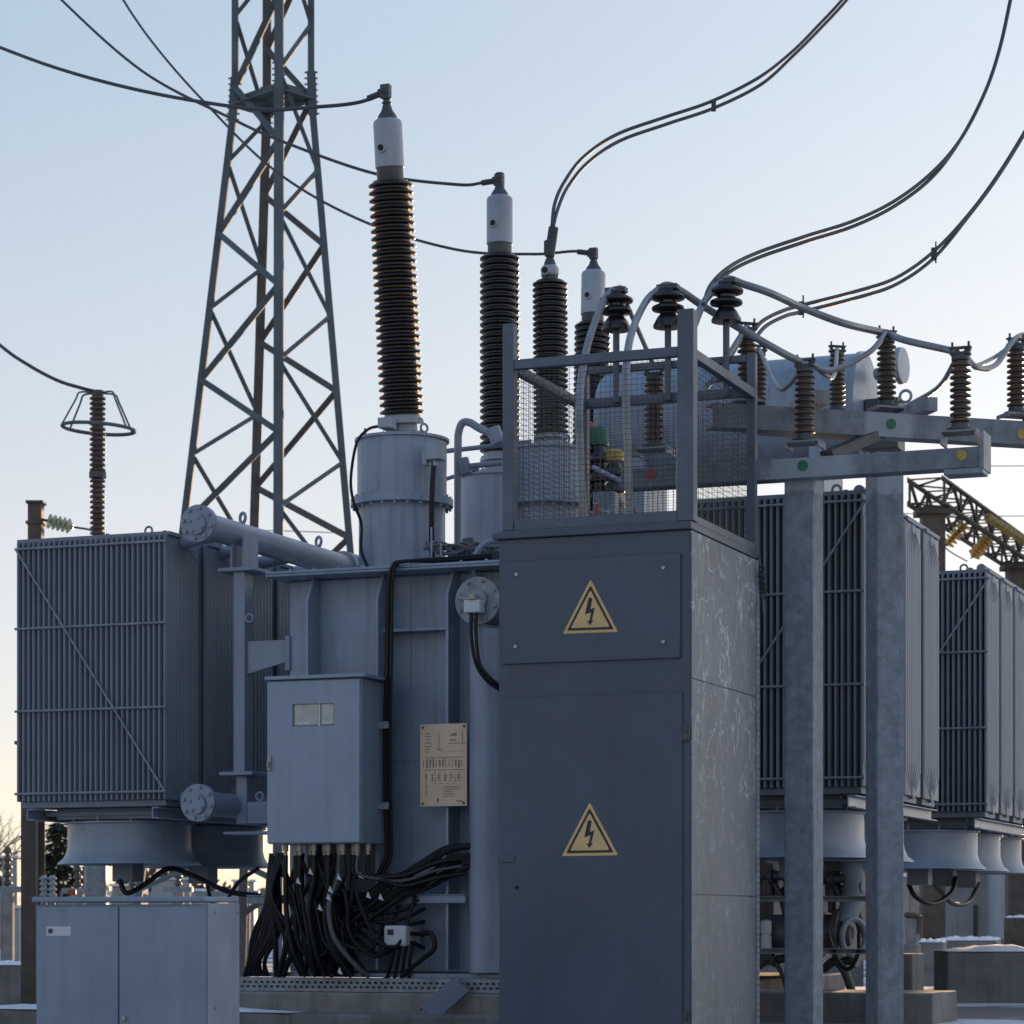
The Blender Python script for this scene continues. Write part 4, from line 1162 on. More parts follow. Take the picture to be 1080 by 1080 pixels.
rl.append(((CU1 - 0.045, CV0 + pw + 0.011, CZ + 0.009), (CU1 - 0.002, CV1 - pw * 0.8 - 0.001, CZ + 0.05)))
rl.append(((CU0 + 0.025, CV0 + pw + 0.001, zrl - h / 2), (CU0 + 0.065, CV1 - pw * 0.8 - 0.001, zrl + h / 2)))
rl.append(((CU0 + 0.025, CV0 + pw + 0.001, CZ + 0.009), (CU0 + 0.065, CV1 - pw * 0.8 - 0.001, CZ + 0.05)))
rl.append(((CU0 + 0.02 + pw * 0.8 + 0.001, CV1 - 0.045, zback - h / 2), (CU1 - pw * 0.8 - 0.001, CV1 - 0.003, zback + h / 2)))
rl.append(((CU0 + 0.02 + pw * 0.8 + 0.001, CV1 - 0.045, zback2 - 0.02), (CU1 - pw * 0.8 - 0.001, CV1 - 0.003, zback2 + 0.02)))
rl.append(((CU0 + 0.02 + pw * 0.8 + 0.001, CV1 - 0.045, CZ + 0.009), (CU1 - pw * 0.8 - 0.001, CV1 - 0.003, CZ + 0.05)))
for (x0, y0, z0), (x1, y1, z1) in rl:
    MB().box(x0, x1, y0, y1, z0, z1).build('cage_rail', 'frame', sw, bevel=0.003)


def mesh_panel(p, du, dv, z0, z1, sp=0.028, r=0.0009):
    p = Vector(p); d = Vector((du, dv, 0)); L = d.length; d.normalize()
    nrm = Vector((-d.y, d.x, 0)); mb = MB()
    n = int(L / sp)
    rr = random.Random(int(L * 1000))
    for i in range(1, n):
        a_ = p + d * (i * L / n + rr.uniform(-0.0015, 0.0015))
        mb.bar(Vector((a_.x, a_.y, z0)), Vector((a_.x, a_.y, z1)), r * 2, r * 2)
    m_ = int((z1 - z0) / sp)
    for i in range(1, m_):
        z = z0 + i * (z1 - z0) / m_ + rr.uniform(-0.0015, 0.0015)
        a_ = p + nrm * 0.0034
        mb.bar(Vector((a_.x, a_.y, z)), Vector((a_.x + d.x * L, a_.y + d.y * L, z)), r * 2, r * 2)
    return mb.build('wire_mesh', 'wire', sw, smooth=False)


mesh_panel((uL_ - 0.02, CV0 + 0.054, 0), uR_ - uL_ + 0.04, 0, CZ + 0.03, zrl)
mesh_panel((CU1 - 0.048, CV0 + pw, 0), 0, CV1 - CV0 - 2 * pw + 0.02, CZ + 0.03, zrl)
mesh_panel((CU0 + 0.069, CV0 + pw, 0), 0, CV1 - CV0 - 2 * pw + 0.02, CZ + 0.03, zrl)
mesh_panel((CU0 + 0.06, CV1 - 0.049, 0), CU1 - CU0 - 0.1, 0, CZ + 0.03, zback)

# standoff insulators on the rear rail
so = []
stand_labels = ['standoff insulator on the cage rail, nearest the tall bushings', 'middle standoff insulator on the rear cage rail, its cable arching both ways', 'standoff insulator on the cage rail beside the thickest cage post']
proto = None
for k, (px, yt, yb) in enumerate(((650, 307, 349), (704.5, 302, 346), (766, 297, 340))):
    c = T.pv(px, yb, CV1 - 0.06); ztop = T.pv(px, yt, CV1 - 0.06).z
    base = Vector((c.x, CV1 - 0.06, zback - 0.01))
    if proto is None:
        root = thing('standoff_insulator', stand_labels[k], 'insulator', base, group='standoff insulators on the cage')
        hh = ztop - c.z; z0 = c.z
        MB().cyl(base, (base.x, base.y, z0), 0.019, 12).build('rod', 'frame', root)
        prof = [(0.03, 0), (0.082, 0.002), (0.084, 0.012), (0.060, 0.06), (0.045, 0.075), (0.045, 0.085), (0.088, 0.098), (0.092, 0.108), (0.088, 0.118), (0.05, 0.135), (0.05, 0.15), (0.092, 0.160), (0.096, 0.170), (0.092, 0.180), (0.055, 0.200), (0.05, 0.215), (0.05, hh - 0.02)]
        MB().lathe(prof, (base.x, base.y, z0), (0, 0, 1), 30).build('porcelain', 'porc', root, sharp=60)
        MB().cyl((base.x, base.y, z0 + 0.212), (base.x, base.y, z0 + hh), 0.053, 20).box(base.x - 0.06, base.x + 0.06, base.y - 0.03, base.y + 0.03, z0 + hh - 0.012, z0 + hh + 0.018).build('cap', 'iron', root, bevel=0.003)
        proto, pbase, pz = root, base, z0
        top = Vector((base.x, base.y, z0 + hh))
    else:
        root = copy_tree(proto); root['label'] = stand_labels[k]
        off = Vector((base.x - pbase.x, 0, c.z - pz))
        root.location = Matrix.Rotation(T.rot, 3, 'Z') @ (pbase + off)
        top = Vector((base.x, base.y, c.z + hh))
    so.append(top)

# ================================================================== GANTRY: columns, beams, post insulators
CAv = 14.40
ua0, ua1 = T.pv(827, 700, CAv).x, T.pv(858, 700, CAv).x
zA = T.pv(843, 503, CAv).z
colA = thing('support_column', 'square grey column nearest the dark cabinet, carrying the lower beam', 'column', ((ua0 + ua1) / 2, CAv + 0.1, 0))
MB().box(ua0, ua1, CAv, CAv + 0.22, 0, zA - 0.003).build('shaft', patch_mat('column_primer_head', 'Z', zA - 0.075, zA + 9, 'column', soft=0.02, rag=0.05), colA, bevel=0.008)
BY = 15.3
gB0 = G.pY(925, 700, BY); gv = gB0.y
gb0, gb1 = gB0.x, G.pv(953.5, 700, gv).x
zB = G.pv(940, 476, gv).z
colB = thing('support_column', 'square grey column with peeling pale paint near its head, carrying the upper beam', 'column', ((gb0 + gb1) / 2, gv + 0.08, 0), G)
zpl_ = G.pv(940, 520, gv).z
MB().box(gb0, gb1, gv, gv + 0.165, 0, zB - 0.003).build('shaft', patch_mat('column_peeling_head', 'Z', zpl_, zpl_ + 9, 'column', soft=0.03, rag=0.30), colB, bevel=0.008)

LV = CAv - 0.07
def dot(fr, px, py, v, m_, parent, r=0.030):
    c = fr.pv(px, py, v)
    MB().cyl(c, c + Vector((0, -0.002, 0)), r, 24).build('phase_marker', m_, parent)


# lower beam
bl0, bl1 = T.pv(655, 490, LV), T.pv(1034, 484, LV)
zt_, zb_ = T.pv(940, 476.5, LV).z, T.pv(940, 498, LV).z
lb = thing('steel_beam', 'shorter lower steel beam ending in an open bracket with a yellow dot', 'beam', ((bl0.x + bl1.x) / 2, LV, zb_))
hb = zt_ - zb_
MB().channel((bl0.x, LV, (zt_ + zb_) / 2), (bl1.x, LV, (zt_ + zb_) / 2), 0.13, hb, 0.012, flip=-1).build('channel', patch_mat('lower_beam_steel', 'X', T.pv(812, 490, LV).x - (bl0.x + bl1.x) / 2, T.pv(900, 490, LV).x - (bl0.x + bl1.x) / 2, soft=0.06, rag=0.2), lb, bevel=0.002)
mb = MB().box(bl1.x - 0.005, bl1.x + 0.02, LV - 0.01, LV + 0.2, zb_ - 0.01, zt_ + 0.085).box(bl1.x - 0.2, bl1.x + 0.015, LV - 0.008, LV + 0.14, zb_ - 0.035, zb_ - 0.004)
mb.build('end_plate', 'galv', lb, bevel=0.003)
dot(T, 687, 500, LV - 0.003, 'red', lb); dot(T, 846.5, 491, LV - 0.003, 'green', lb); dot(T, 1014.5, 480, LV - 0.003, 'yellow', lb)

# upper beam
UVb = gv - 0.07
bu0, bu1 = G.pv(752, 440, UVb), G.pv(1140, 460, UVb)
zt2, zb2_ = G.pv(940, 435.5, UVb).z, G.pv(940, 461, UVb).z
ub = thing('steel_beam', 'long upper steel beam running out of the picture above the lower one', 'beam', ((bu0.x + bu1.x) / 2, UVb, zb2_), G)
MB().channel((bu0.x, UVb, (zt2 + zb2_) / 2), (bu1.x, UVb, (zt2 + zb2_) / 2), 0.12, zt2 - zb2_, 0.012, flip=-1).build('channel', patch_mat('upper_beam_steel', 'X', G.pv(912, 450, UVb).x - (bu0.x + bu1.x) / 2, G.pv(963, 450, UVb).x - (bu0.x + bu1.x) / 2, soft=0.05, rag=0.12), ub, bevel=0.002)
dot(G, 793, 437, UVb - 0.003, 'red', ub); dot(G, 940, 447, UVb - 0.003, 'green', ub); dot(G, 1077.5, 458, UVb - 0.003, 'yellow', ub)
# diagonal brace between the two beams
pA, pB = Wd.pY(872, 481, 14.95), Wd.pY(934, 455, 15.35)
br = MB().bar(pA, pB, 0.09, 0.06)
single(br, 'steel_brace', 'dark slanting steel brace joining the lower beam to the upper beam', 'brace', 'iron', pA, Wd, bevel=0.003)

# post insulators
PI_H = (462 - 380) * (CAv / (T.b[1] + T.b[0] * 0.11)) / F
ins_proto = None
def post_insulator(fr, px, y_base, v, label, scale=1.0, group='post insulators on the beams', yaw=0.0):
    global ins_proto
    b = fr.pv(px, y_base, v)
    w_ = Matrix.Rotation(fr.rot, 3, 'Z') @ b
    if ins_proto is None:
        root = thing('post_insulator', label, 'insulator', (0, 0, 0), Wd, group)
        H = PI_H
        MB().lathe([(0.075, 0.0), (0.075, 0.012), (0.05, 0.016), (0.048, 0.04)], (0, 0, 0), n=20).build('base_flange', 'iron', root)
        MB().lathe(sheds(H * 0.78, 0.036, 0.058, 10, 0.0), (0, 0, 0.041), (0, 0, 1), 22).build('porcelain', 'porc2', root, sharp=60)
        z = 0.043 + H * 0.78
        mb = MB().lathe([(0.045, 0), (0.05, 0.004), (0.05, 0.028), (0.03, 0.032)], (0, 0, z), n=18).box(-0.055, 0.055, -0.03, 0.03, z + 0.032, z + 0.048)
        mb.build('cap', 'iron', root, bevel=0.002)
        mb = MB()
        for sx in (-1, 1):
            mb.cyl((sx * 0.045, 0, z + 0.03), (sx * 0.045, 0, z + 0.105), 0.007, 8).cyl((sx * 0.045, 0, z + 0.052), (sx * 0.045, 0, z + 0.066), 0.014, 6)
        mb.box(-0.06, 0.06, -0.02, 0.02, z + 0.068, z + 0.078)
        mb.build('clamp', 'iron', root)
        ins_proto = root
    else:
        root = copy_tree(ins_proto); root['label'] = label
    root.location = w_; root.rotation_euler = (0, 0, fr.rot + yaw); root.scale = (scale,) * 3
    ztop = w_.z + (0.043 + PI_H * 0.78 + 0.06) * scale
    return Vector((w_.x, w_.y, ztop))


LVi = LV + 0.07
# raised seats on the lower beam
def seat(px, y0, y1, w, parent, fr, v, name='insulator_seat'):
    c = fr.pv(px, y0, v); z1_ = fr.pv(px, y1, v).z
    mb = MB().box(c.x - w, c.x + w, c.y - 0.07, c.y + 0.08, z1_ - 0.012, z1_)
    mb.box(c.x - w, c.x - w + 0.012, c.y - 0.07, c.y + 0.08, c.z, z1_ - 0.0125).box(c.x + w - 0.012, c.x + w, c.y - 0.07, c.y + 0.08, c.z, z1_ - 0.0125)
    mb.build(name, 'galv', parent, bevel=0.002)


seat(849, 474, 466, 0.10, lb, T, LVi); seat(1013, 470, 455, 0.10, lb, T, LVi); seat(690, 481, 473, 0.10, lb, T, LVi)
I_g = post_insulator(T, 849, 465.5, LVi, 'brown post insulator on the lower beam above its green dot')
I_y = post_insulator(T, 1013, 454.5, LVi, 'brown post insulator above the yellow dot at the lower beam end')
I_r = post_insulator(T, 690, 472.5, LVi, 'brown post insulator above the red dot, seen through the wire cage')
UVi = UVb + 0.06
seat(935, 434, 430, 0.09, ub, G, UVi); seat(1072, 441, 437, 0.09, ub, G, UVi); seat(787, 426, 423, 0.09, ub, G, UVi)
J_g = post_insulator(G, 935, 430, UVi, 'brown post insulator on the upper beam above its green dot', 0.97)
J_y = post_insulator(G, 1072, 437, UVi, 'brown post insulator on the upper beam, at the right picture edge', 0.97)
J_r = post_insulator(G, 788, 423, UVi, 'brown post insulator on the upper beam just behind the rear cage post', 0.97)
# rear beam behind, carrying two more
rbv = UVb + 1.0
q0_, q1_ = G.pv(790, 445, rbv), G.pv(930, 445, rbv)
rb = thing('steel_beam', 'short rear steel beam half hidden behind the upper beam', 'beam', ((q0_.x + q1_.x) / 2, rbv, q0_.z), G)
MB().channel((q0_.x, rbv, q0_.z), (q1_.x, rbv, q0_.z), 0.10, 0.12, 0.012, flip=-1).build('channel', 'galv', rb)
for x in (q0_.x + 0.1, q1_.x - 0.09):
    MB().box(x - 0.04, x + 0.04, UVb + 0.122, rbv - 0.002, q0_.z - 0.05, q0_.z + 0.03).build('bracket_arm', 'galv', rb)
K_g = post_insulator(G, 883, 434, rbv + 0.05, 'brown post insulator standing behind the beams in front of the blue oil tank', 0.88)
K_r = post_insulator(G, 800, 434, rbv + 0.05, 'brown post insulator half hidden behind the rear cage post', 0.88)


# ------------------------------------------------------------------ conductors
def W(p, fr=T): return Matrix.Rotation(fr.rot, 3, 'Z') @ Vector(p)


def conductor(pts, r, name, label, cat='conductor', m='alu', group=None, n=10, k=8, extra=None):
    mb = MB().tube(spline(pts, n), r, k)
    if extra: extra(mb)
    return single(mb, name, label, cat, m, pts[0], Wd, group)


s1, s2, s3 = (W(p) + Vector((0, 0, 0.015)) for p in so)
Yc = lambda p: p.y
CG = 'thick busbar cables over the cage'
def PY(px, py, Y): return Wd.pY(px, py, Y)


conductor([s1 + Vector((0.03, 0, 0.0)), PY(642, 310, s1.y - 0.03), PY(628, 338, s1.y - 0.15), PY(616, 380, s1.y - 0.35), PY(611, 430, 14.05), PY(613, 500, 13.95), PY(616, 552, 13.95)], 0.021, 'busbar_cable', 'thick grey cable arching from the first standoff insulator down inside the cage', 'cable', group=CG)
conductor([s1 + Vector((0.03, 0, 0.0)), PY(660, 318, s1.y + 0.1), PY(665, 330, s1.y + 0.15), I_r + Vector((0, 0, 0.02))], 0.014, 'busbar_cable', 'short cable linking the first standoff insulator to the red dot insulator behind it', 'cable')
conductor([PY(664, 548, 14.0), PY(662, 470, 14.0), PY(660, 400, 14.05), PY(665, 355, 14.3), PY(680, 320, s2.y - 0.1), PY(694, 306, s2.y), s2, PY(720, 308, s2.y + 0.02), PY(745, 325, s2.y + 0.05), PY(790, 352, 14.75), PY(825, 372, 14.75), I_g + Vector((-0.02, 0, 0.0)), ], 0.021, 'busbar_cable', 'thick grey cable arching over the middle standoff insulator to the green dot insulator', 'cable', group=CG)
conductor([PY(717, 548, 14.05), PY(718, 450, 14.1), PY(722, 380, 14.25), PY(738, 328, s3.y - 0.1), PY(751, 308, s3.y - 0.02), s3, PY(785, 300, s3.y + 0.03), PY(812, 309, s3.y + 0.06), PY(845, 324, 14.95), PY(890, 341, 15.0), J_g, PY(955, 359, 14.9), I_y + Vector((-0.02, 0, -0.01)), ], 0.021, 'busbar_cable', 'thick grey cable running from the last standoff insulator along to the beam end insulator', 'cable', group=CG)
conductor([I_g + Vector((0.03, 0.0, -0.01)), PY(872, 391, 14.9), PY(895, 384, 15.0), PY(920, 369, 15.1), J_g + Vector((0, 0, 0.01))], 0.017, 'jumper_cable', 'sagging jumper between the two green dot insulators', 'cable')
conductor([I_y + Vector((0.03, 0.0, -0.01)), PY(1022, 380, 14.85), PY(1032, 388, 14.95), PY(1050, 385, 15.3), J_y + Vector((0, 0, 0.02)), PY(1100, 352, 16.2)], 0.017, 'jumper_cable', 'sagging jumper from the yellow dot insulator to the one at the picture edge', 'cable')
conductor([I_y + Vector((0.02, 0.02, -0.02)), PY(1026, 386, 14.95), PY(1050, 376, 15.4), J_y + Vector((0.0, 0.02, 0.0)), PY(1100, 345, 16.4)], 0.012, 'jumper_cable', 'thin upper jumper between the two yellow dot insulators', 'cable')
conductor([I_y + Vector((-0.03, 0.0, -0.06)), PY(990, 408, 15.2), PY(962, 425, 15.9), PY(945, 435, 16.6)], 0.014, 'jumper_cable', 'jumper slanting down from the beam end insulator to the oil tank bracket', 'cable')
conductor([I_g + Vector((0.03, 0.02, 0)), PY(878, 398, 15.2), K_g], 0.012, 'jumper_cable', 'short jumper from the green dot insulator to the one behind it', 'cable')
conductor([I_g + Vector((-0.03, 0.02, -0.06)), PY(822, 410, 15.1), K_r], 0.012, 'jumper_cable', 'thin jumper from the green dot insulator back towards the rear cage post', 'cable')
conductor([PY(770, 395, 14.75), PY(755, 398, 14.7), J_r, PY(765, 385, 14.9), PY(745, 408, 14.9)], 0.015, 'jumper_cable', 'short jumper from the insulator behind the rear cage post', 'cable')

tips = [W(b[2]) for b in (B1, B2, B3, B4)]
OG = 'overhead wires to the tall bushings'
def lug(p, q):
    def f(mb):
        d = (Vector(q) - Vector(p)).normalized()
        mb.cyl(Vector(p), Vector(p) + d * 0.14, 0.022, 8).cyl(Vector(p), Vector(p) + d * 0.05, 0.034, 8)
    return f


t1, t2, t3, t4 = tips
conductor([t1, PY(378, 108, t1.y + 0.1), PY(330, 113, t1.y + 0.4), PY(270, 115, t1.y + 0.9), PY(170, 100, t1.y + 1.7), PY(80, 78, t1.y + 2.4), PY(0, 50, t1.y + 3.2), PY(-120, 0, t1.y + 4.5)], 0.013, 'overhead_wire', 'dark overhead wire from the nearest bushing leaving at the left picture edge', 'wire', 'wiredark', OG, extra=lug(t1, PY(378, 108, t1.y + 0.1)))
conductor([t2, PY(508, 193, t2.y + 0.05), PY(480, 194.5, t2.y + 0.2), PY(395, 183, t2.y + 0.8), PY(300, 150, t2.y + 1.6), PY(240, 123, t2.y + 2.2), PY(150, 75, t2.y + 3.1), PY(65, 0, t2.y + 4), PY(10, -60, t2.y + 4.6)], 0.012, 'overhead_wire', 'dark overhead wire sagging to the middle tall bushing', 'wire', 'wiredark', OG, extra=lug(t2, PY(508, 193, t2.y + 0.05)))
conductor([t3, PY(605, 265, t3.y + 0.05), PY(560, 268, t3.y + 0.3), PY(480, 263, t3.y + 0.9), PY(380, 232, t3.y + 1.7), PY(290, 180, t3.y + 2.6), PY(215, 107, t3.y + 3.5), PY(165, 50, t3.y + 4.2), PY(130, 0, t3.y + 4.8), PY(90, -70, t3.y + 5.4)], 0.012, 'overhead_wire', 'dark overhead wire dropping steeply to the farthest tall bushing', 'wire', 'wiredark', OG, extra=lug(t3, PY(605, 265, t3.y + 0.05)))
DG = 'twin conductors coming from the upper right'
path1 = [(582, 240), (585, 215), (595, 192), (615, 166), (650, 142), (700, 124), (750, 107), (800, 82), (835, 55), (862, 28), (888, 0), (925, -45)]
for k in range(2):
    pts = [t4 + Vector((0.015 * (2 * k - 1), 0, -0.01))] + [PY(px + (4.5 * k if i > 0 else 1.5 * k) * (1 if py > 150 else 0.6), py + (7 if i > 3 else 2 * i) * k * (1 if i < 8 else 0.4), t4.y + 0.25 * i) for i, (px, py) in enumerate(path1)]
    def ex(mb, pts=pts, k=k):
        if k: mb.box(pts[7].x - 0.016, pts[7].x + 0.016, pts[7].y - 0.02, pts[7].y + 0.02, pts[7].z - 0.02, pts[7].z + 0.055)
        else: mb.cyl(pts[0] + Vector((0.012, 0, -0.05)), pts[1] + Vector((0.012, 0, 0)), 0.034, 12)
    conductor(pts, 0.0125, 'overhead_wire', ('upper' if k == 0 else 'lower') + ' wire of the twin pair rising in an S from the slim bushing', 'wire', 'wiredark', DG, extra=ex)
path2 = [(741, 322), (750, 300), (770, 281), (800, 266), (850, 249), (900, 233), (945, 211), (985, 180), (1015, 144), (1040, 95), (1055, 50), (1066, 0), (1078, -60)]
e3 = s3 + Vector((-0.10, 0.0, -0.06))
for k in range(2):
    pts = [PY(px - 1 * k, py + (6 if i < 8 else 1.5) * k + (0 if i else 0), 14.55 + 0.3 * i) for i, (px, py) in enumerate(path2)]
    conductor(pts, 0.0115, 'overhead_wire', ('upper' if k == 0 else 'lower') + ' wire of the twin pair sweeping steeply up from the cage', 'wire', 'wiredark', DG)
path3 = [(792, 352), (805, 338), (825, 328), (845, 322), (900, 308), (945, 293), (985, 265), (1020, 228), (1050, 188), (1080, 140), (1110, 85)]
for k in range(2):
    pts = [PY(px + 4 * k * (i < 3), py + (7 if 2 < i < 7 else 5) * k * (0.4 if i > 6 else 1), 15.0 + 0.3 * i) for i, (px, py) in enumerate(path3)]
    def ex3(mb, pts=pts, k=k):
        if k == 0:
            for j in (3, 6):
                p = pts[j]; mb.box(p.x - 0.016, p.x + 0.016, p.y - 0.02, p.y + 0.02, p.z - 0.055, p.z + 0.02); mb.cyl(p + Vector((0.012, 0, -0.075)), p + Vector((0.012, 0, 0.06)), 0.005, 6)
    conductor(pts, 0.0115, 'overhead_wire', ('upper' if k == 0 else 'lower') + ' wire of the twin pair clamped above the upper beam', 'wire', 'wiredark', DG, extra=ex3)

# ================================================================== LOW GREY CABINET
LF = Frame(-R(17))
lv = 10.9
a0_, a1_ = LF.pv(37, 946, lv), LF.pv(216, 948, lv)
bx0, bx1 = a0_.x, a1_.x; bz = a0_.z
lc = thing('low_cabinet', 'low pale grey two door cabinet standing in front of the transformer radiators', 'cabinet', ((bx0 + bx1) / 2, lv, 0), LF)
dpt = 0.38
MB().box(bx0, bx1, lv + 0.012, lv + dpt, 0, bz - 0.035).build('body', 'lowbox', lc, bevel=0.005)
MB().box(bx0 - 0.012, bx1 + 0.0, lv - 0.012, lv + dpt + 0.01, bz - 0.024, bz).build('lid', 'lowbox', lc, bevel=0.005)
mid = LF.pv(125, 960, lv).x
for x0, x1 in ((bx0 + 0.006, mid - 0.004), (mid + 0.004, bx1 - 0.006)):
    d_ = MB().box(x0, x1, lv, lv + 0.0115, 0.1, bz - 0.045).build('door', 'lowbox', lc, bevel=0.003)
    if x0 > mid: 
        c = Vector((x0 + 0.025, lv - 0.001, LF.pv(125, 1074, lv).z))
        MB().cyl(c, c + Vector((0, -0.012, 0)), 0.012, 10).build('lock', 'bolt', d_)
    else:
        p0, p1 = LF.pv(49, 977, lv), LF.pv(75, 987, lv)
        pl_ = MB().box(p0.x, p1.x, lv - 0.003, lv - 0.0003, p1.z, p0.z).build('label_plate', 'plastic', d_)
        c = Vector((p0.x + 0.022, lv - 0.0035, (p0.z + p1.z) / 2))
        MB().cyl(c, c + Vector((0, -0.002, 0)), 0.012, 14).build('emblem', 'iron', pl_)
mb = MB().box(bx1 + 0.001, bx1 + 0.006, lv + 0.02, lv + dpt, 0.05, bz - 0.03)
for y, z in ((0.10, 0.07), (0.36, 0.07), (0.1, 0.5)): mb.cyl((bx1 + 0.006, lv + y, bz - z), (bx1 + 0.011, lv + y, bz - z), 0.008, 8)
mb.build('side_panel', 'lowbox', lc)

# ================================================================== LATTICE TOWER behind
TYc = 36.0
def TP(px, py, Y): return Wd.pY(px, py, Y)
ztop = TP(290, -160, TYc).z; zwaist = TP(290, 102, TYc).z
half_w = (329 - 247) / 2 * TYc / F       # half diagonal at the waist
slope_px = ((368 - 197) - (331 - 246)) / 2 / (540 - 102)
cx = (288 - 540) / F * TYc


def leg_pt(k, z, lean=5.0 / 438):
    """k: 0 left, 1 front, 2 right, 3 back"""
    h_ = half_w if z >= zwaist else half_w + slope_px * (zwaist - z)
    an = [R(166.4), R(283.6), R(346.4), R(103.6)][k]
    h_ *= 1.03
    lean += [0.0145, 0.005, 0.0, 0.005][k]
    return Vector((cx - lean * max(0, zwaist - z) + h_ * cos(an), TYc + h_ * sin(an), z))


tw = thing('lattice_tower', 'tall slender steel lattice tower rising out of the picture behind the transformer', 'tower', (cx, TYc, 0), Wd)
zk_ = lambda py: TP(290, py, TYc).z
lw = 0.118
for k in range(4):
    mb = MB()
    fl = 1 if k in (0, 1) else -1
    mb.angle(leg_pt(k, 0), leg_pt(k, zwaist), lw * (1.08 if k in (1, 3) else 0.8), 0.02, up=(0, 1, 0), flip=fl)
    mb.angle(leg_pt(k, zwaist), leg_pt(k, ztop), lw * (1.0 if k in (1, 3) else 0.75), 0.02, up=(0, 1, 0), flip=fl)
    mb.bar(leg_pt(k, zwaist - 0.3) + Vector((0, -0.02, 0)), leg_pt(k, zwaist + 0.3) + Vector((0, -0.02, 0)), lw * 1.0, 0.03, up=(0, 1, 0))
    for j in range(8):
        q = leg_pt(k, zwaist - 0.28 + j * 0.08); mb.cyl(q + Vector((-0.09, -0.03, 0)), q + Vector((0.09, -0.03, 0)), 0.012, 6)
    mb.build('leg', 'towerdark' if k == 3 else 'tower', tw)
# zigzag bracing per face
faces = {(0, 1): (('l', 397), ('f', 315)), (1, 2): (('f', 394), ('r', 337)), (2, 3): (('r', 416), ('b', 347)), (3, 0): (('b', 423), ('l', 476))}
PER = 154.0
for (i, j), ((_, yi), (_, yj)) in faces.items():
    th_ = 0.082 if (i, j) in ((0, 1), (2, 3)) else 0.058
    for n in range(-6, 6):
        y0 = yi + n * PER
        if y0 < -220 or y0 > 1000: continue
        for dy in (0, 1):
            yj_ = yj + (n + dy) * PER if yj < yi else yj + (n - 1 + dy) * PER
            if yj_ > 1040: continue
            pa, pb = leg_pt(i, zk_(y0)), leg_pt(j, zk_(yj_))
            if (pa.z - zwaist) * (pb.z - zwaist) < -0.02 * 0: pass
            MB().angle(pa, pb, th_, 0.014, up=(0, 1, 0.2)).build('brace', 'towerdark' if (i, j) == (2, 3) else 'tower', tw, smooth=False)
for i in range(4):
    pa, pb = leg_pt(i, zk_(103)), leg_pt((i + 1) % 4, zk_(103))
    MB().angle(pa, pb, 0.15, 0.02).build('ring_beam', 'tower', tw, smooth=False)
MB().angle(leg_pt(0, zk_(103)), leg_pt(2, zk_(103)), 0.09, 0.012).build('ring_beam', 'towerdark', tw, smooth=False)

# ================================================================== SURGE ARRESTER with grading ring
AY = 27.0
ac = TP(103, 560, AY)
ar = thing('surge_arrester', 'slim ribbed post insulator with a wide grading ring at its top, against the sky', 'surge arrester', (ac.x, AY, 0), Wd)
sc_ = AY / F
zt_a = TP(103, 414, AY).z; zj = TP(103, 501, AY).z; zlo = TP(103, 590, AY).z
MB().lathe(sheds(zt_a - zj - 0.06, 0.055, 0.083, 15), (ac.x, AY, zj + 0.03), n=20).build('insulator', 'porc2', ar, sharp=60)
MB().lathe(sheds(zj - zlo - 0.06, 0.050, 0.080, 15), (ac.x, AY, zlo + 0.03), n=20).build('insulator', 'porc2', ar, sharp=60)
MB().cyl((ac.x, AY, zj - 0.03), (ac.x, AY, zj + 0.03), 0.088, 18).cyl((ac.x, AY, zt_a - 0.03), (ac.x, AY, zt_a + 0.02), 0.06, 18).build('collar', 'iron', ar)
MB().box(ac.x - 0.1, ac.x + 0.1, AY - 0.1, AY + 0.1, 0, zlo).build('support', 'galv', ar)
zr_ = TP(104, 452, AY).z
Rg = 38 * sc_
MB().torus((ac.x + 0.01, AY, zr_), (0.06, -0.02, 1), Rg, 0.019, 48, 8).build('grading_ring', 'tower', ar)
mb = MB()
for an in (25, 150, 200, 330):
    e = Vector((ac.x + Rg * cos(R(an)), AY + Rg * sin(R(an)), zr_ - cos(R(an)) * 0.02))
    mb.tube(spline([(ac.x + 0.04 * cos(R(an)), AY + 0.04 * sin(R(an)), zt_a - 0.005), (ac.x + 0.5 * Rg * cos(R(an)), AY + .5 * Rg * sin(R(an)), zt_a - 0.01), (ac.x + 0.62 * Rg * cos(R(an)), AY + 0.62 * Rg * sin(R(an)), zt_a - 0.09), e], 5), 0.010, 6)
mb.build('ring_arm', 'tower', ar)
conductor([TP(101, 413, AY), TP(85, 409, AY), TP(60, 401, AY + .2), TP(30, 385, AY + .5), TP(0, 364, AY + 0.9), TP(-60, 310, AY + 2)], 0.018, 'overhead_wire', 'single dark wire ending at the grading ring post', 'wire', 'wiredark')

# ================================================================== PORTALS
pY_ = 30.0
c = TP(38, 700, pY_)
po = thing('portal_column', 'rusty brown portal column behind the finned radiator at the picture edge', 'column', (c.x, pY_, 0), Wd)
zt_p = TP(38, 532, pY_).z
hw = 7.2 * pY_ / F
MB().box(c.x - hw, c.x + hw, pY_ - 0.10, pY_ + 0.10, 0, zt_p).build('shaft', 'brown', po, bevel=0.006)
MB().box(c.x - hw - 0.02, c.x + hw + 0.02, pY_ - 0.12, pY_ + 0.12, zt_p + 0.002, zt_p + 0.03).build('cap', 'brown', po)
MB().box(c.x - hw - 0.02, c.x + hw + 0.02, pY_ - 0.12, pY_ + 0.12, zt_p - 0.23, zt_p - 0.20).build('collar', 'brown', po)
c = TP(33, 900, 24.0); hw = 11 * 24 / F
pc2 = thing('steel_column', 'brownish steel column standing under the corner of the finned radiator', 'column', (c.x, 24, 0), Wd)
